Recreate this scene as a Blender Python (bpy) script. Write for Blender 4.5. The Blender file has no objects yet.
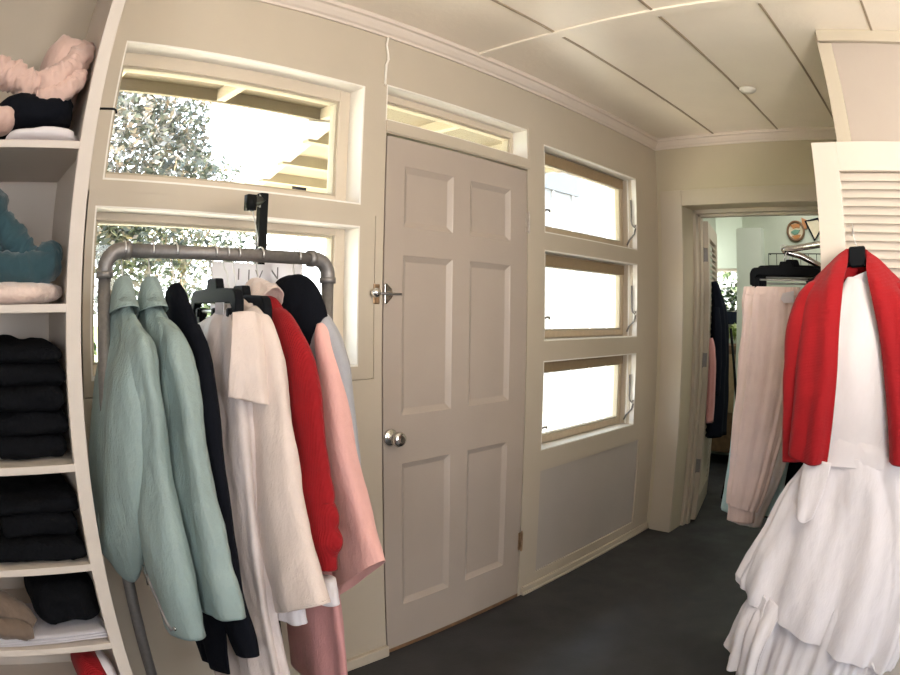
import bpy, bmesh, math, random
from mathutils import Vector, Matrix, noise as mnoise
C = bpy.context.scene.collection
PI = math.pi
rnd = random.Random(7)

# ------------------------------------------------------------------ materials
def new_mat(name):
    m = bpy.data.materials.new(name); m.use_nodes = True
    nt = m.node_tree
    return m, nt, nt.nodes['Principled BSDF'], nt.nodes['Material Output']

def mix_noise(nt, c1, c2, scale, detail=4, rough=.55, coord='Object', lo=.3, hi=.7, stretch=None):
    tc = nt.nodes.new('ShaderNodeTexCoord'); n = nt.nodes.new('ShaderNodeTexNoise')
    n.inputs['Scale'].default_value = scale; n.inputs['Detail'].default_value = detail; n.inputs['Roughness'].default_value = rough
    src = tc.outputs[coord]
    if stretch:
        mp = nt.nodes.new('ShaderNodeMapping'); mp.inputs['Scale'].default_value = stretch
        nt.links.new(src, mp.inputs['Vector']); src = mp.outputs[0]
    nt.links.new(src, n.inputs['Vector'])
    r = nt.nodes.new('ShaderNodeValToRGB')
    r.color_ramp.elements[0].position = lo; r.color_ramp.elements[0].color = (*c1, 1)
    r.color_ramp.elements[1].position = hi; r.color_ramp.elements[1].color = (*c2, 1)
    nt.links.new(n.outputs['Fac'], r.inputs['Fac'])
    return n, r

def bump(nt, b, height, strength, dist=.002):
    bp = nt.nodes.new('ShaderNodeBump'); bp.inputs['Strength'].default_value = strength; bp.inputs['Distance'].default_value = dist
    nt.links.new(height, bp.inputs['Height']); nt.links.new(bp.outputs[0], b.inputs['Normal'])
    return bp

def sc(c, k): return tuple(min(1, x * k) for x in c)

def paint(name, col, rough=.5, grooves=False, bscale=60, bstr=.12, var=.94):
    m, nt, b, out = new_mat(name)
    n, r = mix_noise(nt, sc(col, var), col, 3.5, 5)
    nt.links.new(r.outputs[0], b.inputs['Base Color'])
    b.inputs['Roughness'].default_value = rough
    n2, r2 = mix_noise(nt, (0, 0, 0), (1, 1, 1), bscale, 3, stretch=(1, 1, .3) if grooves else None)
    h = r2.outputs[0]
    if grooves:
        tc = nt.nodes.new('ShaderNodeTexCoord'); sx = nt.nodes.new('ShaderNodeSeparateXYZ'); nt.links.new(tc.outputs['Object'], sx.inputs[0])
        d = nt.nodes.new('ShaderNodeMath'); d.operation = 'DIVIDE'; d.inputs[1].default_value = .108; nt.links.new(sx.outputs['Z'], d.inputs[0])
        a = nt.nodes.new('ShaderNodeMath'); a.operation = 'ADD'; a.inputs[1].default_value = .86; nt.links.new(d.outputs[0], a.inputs[0])
        f = nt.nodes.new('ShaderNodeMath'); f.operation = 'FRACT'; nt.links.new(a.outputs[0], f.inputs[0])
        g = nt.nodes.new('ShaderNodeMath'); g.operation = 'GREATER_THAN'; g.inputs[1].default_value = .035; nt.links.new(f.outputs[0], g.inputs[0])
        ad = nt.nodes.new('ShaderNodeMath'); ad.operation = 'MULTIPLY_ADD'; ad.inputs[1].default_value = .25
        nt.links.new(r2.outputs[0], ad.inputs[0]); nt.links.new(g.outputs[0], ad.inputs[2]); h = ad.outputs[0]
    bump(nt, b, h, bstr, .003)
    return m

def plain(name, col, rough=.5, metal=0., bscale=None, bstr=.2, var=.88, coat=0):
    m, nt, b, out = new_mat(name)
    n, r = mix_noise(nt, sc(col, var), col, bscale or 30, 4)
    nt.links.new(r.outputs[0], b.inputs['Base Color'])
    b.inputs['Roughness'].default_value = rough; b.inputs['Metallic'].default_value = metal
    if max(col) < .015: b.inputs['Specular IOR Level'].default_value = .1
    if coat: b.inputs['Coat Weight'].default_value = coat
    if bscale: bump(nt, b, r.outputs[0], bstr)
    return m

def fabric(name, col, rough=.85, weave=900, wstr=.15, sheen=.25, crease=14, cstr=.35, var=.9, rib=None, trans=0.):
    m, nt, b, out = new_mat(name)
    n, r = mix_noise(nt, sc(col, var), col, 9, 5)
    nt.links.new(r.outputs[0], b.inputs['Base Color'])
    b.inputs['Roughness'].default_value = rough; b.inputs['Specular IOR Level'].default_value = .12 if max(col) < .05 else .3; b.inputs['Sheen Weight'].default_value = sheen; b.inputs['Sheen Roughness'].default_value = .5
    n1, r1 = mix_noise(nt, (0, 0, 0), (1, 1, 1), crease, 6, .6, stretch=(1, 1, .45))
    b1 = bump(nt, b, r1.outputs[0], cstr, .012)
    tc = nt.nodes.new('ShaderNodeTexCoord')
    if rib:
        w = nt.nodes.new('ShaderNodeTexWave'); w.wave_type = 'BANDS'; w.bands_direction = rib[0]; w.inputs['Scale'].default_value = rib[1]
        w.inputs['Distortion'].default_value = 1.2; w.inputs['Detail'].default_value = 2
        nt.links.new(tc.outputs['Object'], w.inputs['Vector']); hh = w.outputs['Fac']; st, ds = rib[2], .004
    else:
        w = nt.nodes.new('ShaderNodeTexNoise'); w.inputs['Scale'].default_value = weave; w.inputs['Detail'].default_value = 2
        nt.links.new(tc.outputs['Object'], w.inputs['Vector']); hh = w.outputs['Fac']; st, ds = wstr, .001
    b2 = nt.nodes.new('ShaderNodeBump'); b2.inputs['Strength'].default_value = st; b2.inputs['Distance'].default_value = ds
    nt.links.new(hh, b2.inputs['Height']); nt.links.new(b1.outputs[0], b2.inputs['Normal']); nt.links.new(b2.outputs[0], b.inputs['Normal'])
    if trans:
        t = nt.nodes.new('ShaderNodeBsdfTranslucent'); nt.links.new(r.outputs[0], t.inputs['Color'])
        mx = nt.nodes.new('ShaderNodeMixShader'); mx.inputs[0].default_value = trans
        nt.links.new(b.outputs[0], mx.inputs[1]); nt.links.new(t.outputs[0], mx.inputs[2]); nt.links.new(mx.outputs[0], out.inputs['Surface'])
    return m

def glass_mat(name):
    m, nt, b, out = new_mat(name); nt.nodes.remove(b)
    tr = nt.nodes.new('ShaderNodeBsdfTransparent'); tr.inputs[0].default_value = (.97, .985, .98, 1)
    gl = nt.nodes.new('ShaderNodeBsdfGlossy'); gl.inputs['Roughness'].default_value = .02
    lw = nt.nodes.new('ShaderNodeLayerWeight'); lw.inputs['Blend'].default_value = .5
    pw = nt.nodes.new('ShaderNodeMath'); pw.operation = 'POWER'; pw.inputs[1].default_value = 5; nt.links.new(lw.outputs['Facing'], pw.inputs[0])
    fr = nt.nodes.new('ShaderNodeMath'); fr.operation = 'MULTIPLY_ADD'; fr.inputs[1].default_value = .9; fr.inputs[2].default_value = .035; nt.links.new(pw.outputs[0], fr.inputs[0])
    mx = nt.nodes.new('ShaderNodeMixShader')
    nt.links.new(fr.outputs[0], mx.inputs[0]); nt.links.new(tr.outputs[0], mx.inputs[1]); nt.links.new(gl.outputs[0], mx.inputs[2])
    nt.links.new(mx.outputs[0], out.inputs['Surface'])
    return m

def leaf_mat(name, cols):
    m, nt, b, out = new_mat(name)
    g = nt.nodes.new('ShaderNodeNewGeometry'); r = nt.nodes.new('ShaderNodeValToRGB')
    while len(r.color_ramp.elements) < len(cols): r.color_ramp.elements.new(.5)
    for i, c in enumerate(cols):
        r.color_ramp.elements[i].position = i / (len(cols) - 1); r.color_ramp.elements[i].color = (*c, 1)
    nt.links.new(g.outputs['Random Per Island'], r.inputs['Fac'])
    nt.links.new(r.outputs[0], b.inputs['Base Color']); b.inputs['Roughness'].default_value = .45
    t = nt.nodes.new('ShaderNodeBsdfTranslucent'); nt.links.new(r.outputs[0], t.inputs['Color'])
    mx = nt.nodes.new('ShaderNodeMixShader'); mx.inputs[0].default_value = .3
    nt.links.new(b.outputs[0], mx.inputs[1]); nt.links.new(t.outputs[0], mx.inputs[2]); nt.links.new(mx.outputs[0], out.inputs['Surface'])
    return m

CREAM = (.48, .418, .305)
M = dict(
    wall=paint('wall_paint', CREAM, .5, True, 40, .10),
    trim=paint('trim_paint', (.485, .42, .33), .42, False, 70, .08),
    panel=paint('panel_paint', (.42, .375, .335), .45, False, 70, .08),
    ceil=paint('ceiling_paint', (.90, .815, .695), .28, False, 45, .18),
    batten=paint('seam_shade', (.34, .27, .19), .4, False, 60, .1),
    door=paint('door_paint', (.395, .332, .28), .38, False, 90, .08),
    sash=plain('sash_shaded_tan', (.30, .21, .12), .5, 0, 40, .1),
    sashp=paint('sash_paint', (.56, .48, .38), .42),
    louv=paint('louver_paint', (.64, .575, .505), .45, False, 80, .06),
    shelf=paint('shelf_paint', (.62, .55, .48), .5, False, 60, .1),
    floor=None,
    pipe=plain('pipe_steel', (.24, .225, .215), .48, .6, 90, .2, .8),
    chrome=plain('chrome', (.75, .74, .72), .16, 1.0),
    brass=plain('worn_brass', (.45, .30, .18), .4, .8, 60, .2, .6),
    wire=plain('hanger_wire', (.80, .80, .80), .35, .8),
    black=plain('black_plastic', (.005, .006, .008), .6),
    blackm=plain('black_steel', (.007, .008, .008), .5, 0, 50, .1),
    paper=fabric('paper', (.84, .82, .85), .8, 300, .02, 0, 9, .02, .97, trans=.5),
    ink=plain('ink', (.18, .17, .18), .8),
    glass=glass_mat('window_glass'),
    teal=fabric('teal_leather', (.27, .35, .335), .45, 500, .25, .03, 9, .6, .86),
    blackf=fabric('black_cloth', (.0045, .0055, .009), .9, 700, .2, .0),
    cream=fabric('cream_cloth', (.72, .605, .54), .85, 800, .15, .2),
    white=fabric('white_cloth', (.87, .82, .83), .85, 800, .12, .2, 9, .3, .95, trans=.12),
    taupe=fabric('beige_satin', (.66, .575, .54), .6, 800, .1, .2),
    red=fabric('red_knit', (.31, .004, .008), .85, 0, 0, .06, 12, .4, .8, rib=('Y', 60, .3)),
    redc=fabric('red_cardigan_knit', (.32, .004, .008), .85, 0, 0, .06, 9, .35, .86, rib=('Z', 70, .35)),
    fleece=fabric('pale_fleece', (.76, .60, .52), .95, 160, .9, .6, 20, .6),
    grey=fabric('grey_marl', (.36, .36, .38), .9, 350, .4, .25),
    pink=fabric('salmon_cloth', (.76, .42, .37), .8, 700, .12, .2),
    rose=fabric('rose_cloth', (.62, .30, .29), .75, 700, .12, .2),
    blush=fabric('blush_cloth', (.72, .50, .42), .85, 700, .2, .3),
    blush2=fabric('blush_jogger', (.84, .67, .625), .85, 700, .2, .3),
    sky=fabric('pale_blue_cloth', (.45, .66, .70), .85, 700, .2, .2),
    dteal=fabric('dark_teal_knit', (.028, .070, .086), .9, 300, .5, .3),
    denim=fabric('black_denim', (.0045, .005, .0065), .95, 700, .4, .0, 18, .7),
    navy=fabric('navy_cloth', (.007, .010, .018), .9, 500, .3, .0),
    khaki=fabric('taupe_cloth', (.16, .115, .085), .85, 500, .3, .2),
    mint=paint('mint_paint', (.56, .62, .52), .55),
    mintw=paint('pale_mint_paint', (.70, .76, .68), .5),
    tan=plain('tan_wood', (.42, .28, .16), .5, 0, 25, .1, .7),
    dwood=plain('brown_wood', (.22, .12, .06), .45, 0, 25, .1, .6),
    ext=paint('exterior_white', (.40, .39, .375), .6, False, 40, .1),
    extw=paint('exterior_boards', (.27, .27, .265), .6, False, 40, .1),
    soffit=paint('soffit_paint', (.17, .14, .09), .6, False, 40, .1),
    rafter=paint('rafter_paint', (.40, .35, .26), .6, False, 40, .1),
    roof=plain('roof_felt', (.25, .24, .22), .9),
    patio=paint('patio_concrete', (.70, .61, .49), .8, False, 20, .2),
    lawn=leaf_mat('lawn_green', [(.16, .24, .05), (.30, .38, .12), (.42, .46, .2)]),
    leafA=leaf_mat('olive_leaves', [(.018, .024, .018), (.06, .07, .05), (.11, .12, .10), (.19, .14, .09), (.26, .27, .28)]),
    leafB=leaf_mat('hedge_leaves', [(0.010, 0.025, 0.007), (0.040, 0.070, 0.020), (0.085, 0.120, 0.050), (0.160, 0.145, 0.115)]),
    bark=plain('bark', (.22, .16, .11), .9, 0, 30, .6, .6),
    bluegl=plain('blue_grey_glazing', (.115, .125, .135), .7),
    cera=plain('terracotta_glaze', (.50, .22, .08), .35),
    cerag=plain('green_glaze', (.16, .32, .24), .35),
    cerac=plain('cream_glaze', (.70, .62, .45), .35),
    lit_reveal=paint('lit_reveal_tint', (.80, .77, .71), .45, False, 60, .05),
    crown=paint('crown_paint', (.66, .57, .49), .45, False, 60, .05),
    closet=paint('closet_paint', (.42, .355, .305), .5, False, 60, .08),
    hinge=plain('painted_hinge', (.50, .44, .38), .35, .3, 60, .1, .7),
    sashl=plain('sash_pale_wood', (.46, .37, .26), .5, 0, 40, .1),
    porch=paint('porch_paint', (.33, .275, .185), .6, False, 40, .1),
    porchr=paint('porch_rafter_paint', (.38, .33, .23), .6, False, 40, .1),
    disc=paint('fixture_white', (.80, .76, .68), .4),
)
def floor_mat():
    m, nt, b, out = new_mat('slate_floor')
    n, r = mix_noise(nt, (.017, .018, .021), (.030, .031, .034), 2.2, 6)
    nt.links.new(r.outputs[0], b.inputs['Base Color'])
    n2, r2 = mix_noise(nt, (.38, .38, .38), (.58, .58, .58), 5, 5)
    nt.links.new(r2.outputs[0], b.inputs['Roughness'])
    n3, r3 = mix_noise(nt, (0, 0, 0), (1, 1, 1), 90, 4); bump(nt, b, r3.outputs[0], .15, .002)
    return m
M['floor'] = floor_mat()

# ------------------------------------------------------------------ mesh helpers
class MB:
    def __init__(s): s.v = []; s.f = []
    def add(s, vs, fs):
        o = len(s.v); s.v += [Vector(v) for v in vs]; s.f += [tuple(i + o for i in f) for f in fs]; return s
    def box(s, a, b):
        (x0, y0, z0), (x1, y1, z1) = a, b
        x0, x1 = sorted((x0, x1)); y0, y1 = sorted((y0, y1)); z0, z1 = sorted((z0, z1))
        return s.add([(x0, y0, z0), (x1, y0, z0), (x1, y1, z0), (x0, y1, z0), (x0, y0, z1), (x1, y0, z1), (x1, y1, z1), (x0, y1, z1)],
                     [(3, 2, 1, 0), (4, 5, 6, 7), (0, 1, 5, 4), (1, 2, 6, 5), (2, 3, 7, 6), (3, 0, 4, 7)])
    def prism(s, poly, axis, a, b):
        """poly: 2d outline in the other two axes, extruded along axis from a to b"""
        n = len(poly)
        def p(q, t): return {'x': (t, q[0], q[1]), 'y': (q[0], t, q[1]), 'z': (q[0], q[1], t)}[axis]
        return s.add([p(q, a) for q in poly] + [p(q, b) for q in poly],
                     [tuple(range(n))[::-1], tuple(range(n, 2 * n))] + [(i, (i + 1) % n, n + (i + 1) % n, n + i) for i in range(n)])
    def tube(s, pts, r, n=12, closed=False):
        pts = [Vector(p) for p in pts]; m = len(pts); rings = []
        rs = r if isinstance(r, (list, tuple)) else [r] * m
        up = None
        for i, p in enumerate(pts):
            t = (pts[(i + 1) % m] - pts[i - 1]) if closed else (pts[min(i + 1, m - 1)] - pts[max(i - 1, 0)])
            t.normalize()
            if up is None:
                up = Vector((0, 0, 1)) if abs(t.z) < .9 else Vector((1, 0, 0))
            e1 = (up - t * up.dot(t)).normalized(); e2 = t.cross(e1); up = e1
            rings.append([p + (e1 * math.cos(2 * PI * k / n) + e2 * math.sin(2 * PI * k / n)) * rs[i] for k in range(n)])
        vs = [v for rg in rings for v in rg]; fs = []
        for i in range(m if closed else m - 1):
            for k in range(n):
                a, b_ = i * n + k, i * n + (k + 1) % n; c, d = ((i + 1) % m) * n + (k + 1) % n, ((i + 1) % m) * n + k
                fs.append((a, b_, c, d))
        if not closed: fs += [tuple(range(n))[::-1], tuple(range((m - 1) * n, m * n))]
        return s.add(vs, fs)
    def cyl(s, p, q, r, n=20, r2=None): return s.tube([p, q], [r, r if r2 is None else r2], n)
    def lathe(s, prof, o, ax, n=24):
        """prof: (radius, height) list about axis ax from o"""
        o = Vector(o); ax = Vector(ax).normalized(); e1 = ax.orthogonal().normalized(); e2 = ax.cross(e1)
        vs = []; fs = []
        for r, h in prof:
            vs += [o + ax * h + (e1 * math.cos(2 * PI * k / n) + e2 * math.sin(2 * PI * k / n)) * max(r, 1e-5) for k in range(n)]
        m = len(prof)
        for i in range(m - 1):
            for k in range(n): fs.append((i * n + k, i * n + (k + 1) % n, (i + 1) * n + (k + 1) % n, (i + 1) * n + k))
        fs += [tuple(range(n))[::-1], tuple(range((m - 1) * n, m * n))]
        return s.add(vs, fs)
    def build(s, name, mat, parent=None, smooth=False, bevel=0, subsurf=0, solid=0):
        o_ = Vector((0, 0, 0))
        p = parent
        while p is not None: o_ += p.location; p = p.parent
        me = bpy.data.meshes.new(name); me.from_pydata([v - o_ for v in s.v], [], s.f); me.update()
        bm = bmesh.new(); bm.from_mesh(me); bmesh.ops.recalc_face_normals(bm, faces=bm.faces); bm.to_mesh(me); bm.free()
        me.materials.append(mat)
        for pl in me.polygons: pl.use_smooth = bool(smooth)
        ob = bpy.data.objects.new(name, me); C.objects.link(ob); ob.parent = parent
        if solid:
            md = ob.modifiers.new('solid', 'SOLIDIFY'); md.thickness = solid; md.offset = 0
        if bevel:
            md = ob.modifiers.new('bevel', 'BEVEL'); md.width = bevel; md.segments = 2; md.limit_method = 'ANGLE'; md.angle_limit = math.radians(40)
        if subsurf:
            md = ob.modifiers.new('sub', 'SUBSURF'); md.levels = subsurf; md.render_levels = subsurf
        return ob

def tag(o, label=None, cat=None, group=None, kind=None):
    if label: o['label'] = label
    if cat: o['category'] = cat
    if group: o['group'] = group
    if kind: o['kind'] = kind
    return o
def thing(name, loc, label, cat, group=None, kind=None):
    o = bpy.data.objects.new(name, None); C.objects.link(o); o.location = loc; o.empty_display_size = .05
    return tag(o, label, cat, group, kind)
def struct(name, mb, mat, label=None, cat=None, **k):
    return tag(mb.build(name, mat, **k), label, cat, None, 'structure')

def cr(keys, m):
    """Catmull-Rom resample of a list of tuples to m rows"""
    n = len(keys); out = []
    for i in range(m):
        t = i / (m - 1) * (n - 1); k = min(int(t), n - 2); u = t - k
        p0, p1, p2, p3 = keys[max(k - 1, 0)], keys[k], keys[k + 1], keys[min(k + 2, n - 1)]
        out.append(tuple(.5 * (2 * b + (c - a) * u + (2 * a - 5 * b + 4 * c - d) * u * u + (3 * b - a - 3 * c + d) * u ** 3) for a, b, c, d in zip(p0, p1, p2, p3)))
    return out

def loft(keys, n=56, m=44, fold=.008, nf=7, seed=0, grow=(.15, 1.), power=2., zshear=None, hem=.05, wrinkle=.006, wfreq=9, flatx=True, skew=0., sharp=0.):
    """cloth tube through keys (x, y, z, half width, half depth); folds deepen towards the hem"""
    rows = cr(keys, m); mb = MB(); rings = []
    P = [Vector(r[:3]) for r in rows]
    for i, r in enumerate(rows):
        T = (P[min(i + 1, m - 1)] - P[max(i - 1, 0)]).normalized()
        ref = Vector((1, 0, 0)) if flatx else Vector((0, 1, 0))
        e2 = (ref - T * ref.dot(T)).normalized(); e1 = T.cross(e2)
        if not flatx: e1, e2 = e1, e2
        a, b = max(r[3], .003), max(r[4], .003)
        t = i / (m - 1); amp = fold * (grow[0] + (grow[1] - grow[0]) * t); ring = []
        for k in range(n):
            th = 2 * PI * k / n; c, s_ = math.cos(th), math.sin(th)
            cx = math.copysign(abs(c) ** (2 / power), c); sy = math.copysign(abs(s_) ** (2 / power), s_)
            p = P[i] + e1 * a * cx + e2 * b * sy
            nrm = (e1 * c / a + e2 * s_ / b).normalized()
            ph = nf * th + seed * 1.7 + 1.1 * math.sin(3 * t + seed) + skew * t
            w = (1 - sharp) * math.sin(ph) + sharp * (2.2 * abs(math.sin(ph / 2)) - 1.4) + .5 * math.sin((nf * 2 - 3) * th + seed + 2 * t)
            w2 = mnoise.fractal(Vector((p.x * wfreq + seed * 3.1, p.y * wfreq, p.z * wfreq * .55 + seed)), 1., 2., 4)
            p = p + nrm * (amp * w + wrinkle * w2)
            if zshear: p.z += zshear(p, t)
            ring.append(p)
        rings.append(ring)
    if hem:
        lo = rings[-1]; cen = sum(lo, Vector()) / n
        for f_, dz in ((.94, .001), (.80, hem)):
            rings.append([cen + (p - cen) * f_ + Vector((0, 0, dz)) + (P[-2] - P[-1]).normalized() * (dz * .2) for p in lo])
    vs = [p for rg in rings for p in rg]; fs = []
    for i in range(len(rings) - 1):
        for k in range(n): fs.append((i * n + k, i * n + (k + 1) % n, (i + 1) * n + (k + 1) % n, (i + 1) * n + k))
    fs += [tuple(range(n)), tuple(range((len(rings) - 1) * n, len(rings) * n))[::-1]]
    return mb.add(vs, fs)

def sheet(grid, mu=24, mv=32, fold=.004, freq=10, seed=0, wave=None):
    """cloth sheet through a coarse grid of points (rows of equal length)"""
    rows = [cr([tuple(p) for p in r], mu) for r in grid]
    cols = [cr([rows[j][i] for j in range(len(rows))], mv) for i in range(mu)]
    P = [[Vector(cols[i][j]) for i in range(mu)] for j in range(mv)]
    Q = []
    for j in range(mv):
        for i in range(mu):
            du = P[j][min(i + 1, mu - 1)] - P[j][max(i - 1, 0)]; dv = P[min(j + 1, mv - 1)][i] - P[max(j - 1, 0)][i]
            nn = du.cross(dv); nn = nn.normalized() if nn.length > 1e-9 else Vector((1, 0, 0))
            p = P[j][i]; w = mnoise.fractal(Vector((p.x * freq + seed, p.y * freq, p.z * freq * .5)), 1., 2., 4) * fold
            if wave: w += wave[0] * math.sin(wave[1] * 2 * PI * i / (mu - 1) + seed) * (j / (mv - 1))
            Q.append(p + nn * w)
    return MB().add(Q, [(j * mu + i, j * mu + i + 1, (j + 1) * mu + i + 1, (j + 1) * mu + i) for j in range(mv - 1) for i in range(mu - 1)])

def lump(c, size, seed=0, amp=.25, freq=6, n=40, m=26, power=2.6, flat=True):
    """a rumpled heap of cloth: superellipsoid with folds, flat underneath"""
    c = Vector(c); vs = []; fs = []
    for i in range(m + 1):
        ph = -PI / 2 + PI * i / m
        for k in range(n):
            th = 2 * PI * k / n
            f = lambda v: math.copysign(abs(v) ** (2 / power), v)
            d = Vector((f(math.cos(ph)) * f(math.cos(th)) * size[0], f(math.cos(ph)) * f(math.sin(th)) * size[1], f(math.sin(ph)) * size[2]))
            q = c + d
            w = mnoise.fractal(Vector((q.x * freq + seed * 5, q.y * freq * .6, q.z * freq * 1.5 + seed)), 1., 2.1, 5)
            rid = 1 - abs(mnoise.noise(Vector((q.x * freq * 1.3 - seed, q.y * freq, q.z * freq * 2 + 2 * seed)))) * 2
            s_ = 1 + amp * w + amp * .5 * rid * .5
            p = c + Vector((d.x * min(s_, 1.15), d.y * min(s_, 1.1), d.z * s_))
            if flat and p.z < c.z - size[2]: p.z = c.z - size[2]
            vs.append(p)
    for i in range(m):
        for k in range(n): fs.append((i * n + k, i * n + (k + 1) % n, (i + 1) * n + (k + 1) % n, (i + 1) * n + k))
    return MB().add(vs, fs)

def roll(pts, rs, seed=0, amp=.2, n=22, m=46, freq=14):
    """a crumpled sleeve or rolled cloth along a path"""
    rows = cr([(*p, r) for p, r in zip(pts, rs)], m); mb = MB(); P = [Vector(r[:3]) for r in rows]; vs = []; fs = []
    for i, r in enumerate(rows):
        T = (P[min(i + 1, m - 1)] - P[max(i - 1, 0)]).normalized(); up = Vector((0, 1, 0))
        e1 = (up - T * up.dot(T)).normalized(); e2 = T.cross(e1)
        for k in range(n):
            th = 2 * PI * k / n; d = e1 * math.cos(th) + e2 * math.sin(th)
            q = P[i] + d * r[3]
            w = mnoise.fractal(Vector((q.x * freq + seed, q.y * freq * .7, q.z * freq)), 1., 2., 4) + .35 * math.sin(i * .55 + 2.5 * math.sin(th + seed) + mnoise.noise(Vector((i * .31, seed, th))) * 5)
            end = min(1, min(i, m - 1 - i) / 3 + .35)
            vs.append(P[i] + d * r[3] * (1 + amp * w) * end)
    for i in range(m - 1):
        for k in range(n): fs.append((i * n + k, i * n + (k + 1) % n, (i + 1) * n + (k + 1) % n, (i + 1) * n + k))
    fs += [tuple(range(n))[::-1], tuple(range((m - 1) * n, m * n))]
    return mb.add(vs, fs)

def slab(x0, x1, y0, y1, z0, z1, seed=0, amp=.006, round_=.5):
    """one folded garment: a soft rounded slab with a folded front"""
    n, m = 44, 20; vs = []; fs = []; h = (z1 - z0) / 2; cz = (z0 + z1) / 2
    for i in range(m):
        x = x0 + (x1 - x0) * i / (m - 1); e = min(1, min(i, m - 1 - i) / 2 + .55)
        for k in range(n):
            th = 2 * PI * k / n; c, s_ = math.cos(th), math.sin(th)
            y = (y0 + y1) / 2 + (y1 - y0) / 2 * math.copysign(abs(c) ** .35, c) * (.97 + .03 * e)
            z = cz + h * math.copysign(abs(s_) ** .6, s_) * e
            w = mnoise.fractal(Vector((x * 9 + seed * 2, y * 9, z * 20 + seed)), 1., 2., 4)
            dz = amp * w * (1 if s_ > -.2 else .2)
            vs.append((x, y + amp * .8 * w, max(z + dz, z0)))
    for i in range(m - 1):
        for k in range(n): fs.append((i * n + k, i * n + (k + 1) % n, (i + 1) * n + (k + 1) % n, (i + 1) * n + k))
    fs += [tuple(range(n))[::-1], tuple(range((m - 1) * n, m * n))]
    return MB().add(vs, fs)

def holed_wall(name, mat, u0, u1, z0, z1, holes, d0, d1, axis='x'):
    """wall with real openings; u runs along the wall, d0..d1 is its thickness"""
    us = sorted({u0, u1, *[h[0] for h in holes], *[h[1] for h in holes]}); zs = sorted({z0, z1, *[h[2] for h in holes], *[h[3] for h in holes]})
    def P(u, d, z): return (u, d, z) if axis == 'x' else (d, u, z)
    def hole(i, j):
        if not (0 <= i < len(us) - 1 and 0 <= j < len(zs) - 1): return True
        cu, cz = (us[i] + us[i + 1]) / 2, (zs[j] + zs[j + 1]) / 2
        return any(h[0] < cu < h[1] and h[2] < cz < h[3] for h in holes)
    bm = bmesh.new(); cache = {}
    def V(u, d, z):
        k = (u, d, z)
        if k not in cache: cache[k] = bm.verts.new(P(u, d, z))
        return cache[k]
    for i in range(len(us) - 1):
        for j in range(len(zs) - 1):
            if hole(i, j): continue
            a, b, c, d = us[i], us[i + 1], zs[j], zs[j + 1]
            bm.faces.new([V(a, d0, c), V(b, d0, c), V(b, d0, d), V(a, d0, d)]); bm.faces.new([V(a, d1, d), V(b, d1, d), V(b, d1, c), V(a, d1, c)])
            if hole(i - 1, j): bm.faces.new([V(a, d0, d), V(a, d1, d), V(a, d1, c), V(a, d0, c)])
            if hole(i + 1, j): bm.faces.new([V(b, d0, c), V(b, d1, c), V(b, d1, d), V(b, d0, d)])
            if hole(i, j - 1): bm.faces.new([V(a, d0, c), V(a, d1, c), V(b, d1, c), V(b, d0, c)])
            if hole(i, j + 1): bm.faces.new([V(b, d0, d), V(b, d1, d), V(a, d1, d), V(a, d0, d)])
    bmesh.ops.recalc_face_normals(bm, faces=bm.faces)
    me = bpy.data.meshes.new(name); bm.to_mesh(me); bm.free(); me.materials.append(mat)
    o = bpy.data.objects.new(name, me); C.objects.link(o); o['kind'] = 'structure'
    return o

# ------------------------------------------------------------------ the room
H = 2.5; XF_ = 6.3; XE = 3.714; XW = -1.25; YB = -5.0
struct('floor', MB().box((XW, YB, -.08), (XF_, 0.0, 0)).box((XW, 0, -.08), (XE + .2, .14, 0)), M['floor'])
struct('ceiling', MB().box((XW, YB, H), (XE + .2, .14, H + .06)), M['ceil'])
W1 = (.445, 1.398, 1.755, 2.204); W2 = (.430, 1.398, 1.190, 1.679); TR = (1.500, 2.353, 2.090, 2.237); DR = (1.505, 2.352, 0., 2.042)
RW = [(2.482, 3.425, 1.760, 2.193), (2.482, 3.425, 1.251, 1.679), (2.482, 3.425, .730, 1.158)]
wl = holed_wall('wall_left', M['wall'], XW, XE + .2, 0, H, [W1, W2, TR, DR] + RW, .016, .14)
# raised boards on the window wall (stand 16 mm proud), with the openings cut out
PN = (2.487, 3.510, .095, .628)
holed_wall('trim_1', M['trim'], XW, XE, 0, 2.44, [W1, (.405, 1.469, 1.142, 1.722), TR, DR, PN] + RW, 0, .0165)
holed_wall('trim_2', M['trim'], .400, 1.466, 1.146, 1.7225, [W2], 0, .0165)
struct('trim_3', MB().box((PN[0], .010, PN[2]), (PN[1], .0162, PN[3])), M['panel'])
struct('trim_4', MB().box((1.503, -.006, 2.046), (2.368, .003, 2.092)).box((2.356, -.006, 2.092), (2.368, .003, 2.245)), M['trim'], bevel=.002)
struct('baseboard_left', MB().box((XW, -.022, 0), (1.503, 0, .05)).box((2.372, -.014, 0), (XE, 0, .045)).box((2.372, -.020, 0), (XE, 0, .014)), M['trim'], bevel=.004)
# crown moulding profile (distance from wall, z)
cp = [(0, 2.436), (.008, 2.436), (.010, 2.446), (.018, 2.452), (.030, 2.468), (.036, 2.480), (.046, 2.484), (.048, 2.5), (0, 2.5)]
struct('trim_5', MB().prism([(-d, z) for d, z in cp], 'x', XW, XE), M['crown'])
struct('trim_6', MB().prism([(XE - d, z) for d, z in cp], 'y', -1.479, 0), M['crown'])
# ceiling seams: shadow gaps put in as dark strips, plus a cross batten
bt = 7
for y in (-.442, -.890, -1.320, -1.770, -2.22, -2.67):
    for xa, xb in ((XW, 1.962), (2.018, XE)):
        struct(f'trim_{bt}', MB().box((xa, y - .006, H - .005), (xb, y + .006, H + .001)), M['batten'], bevel=.002); bt += 1
struct(f'trim_{bt}', MB().box((1.962, -3.2, H - .009), (2.018, -.04, H + .001)), M['ceil'], bevel=.002); bt += 1

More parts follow.
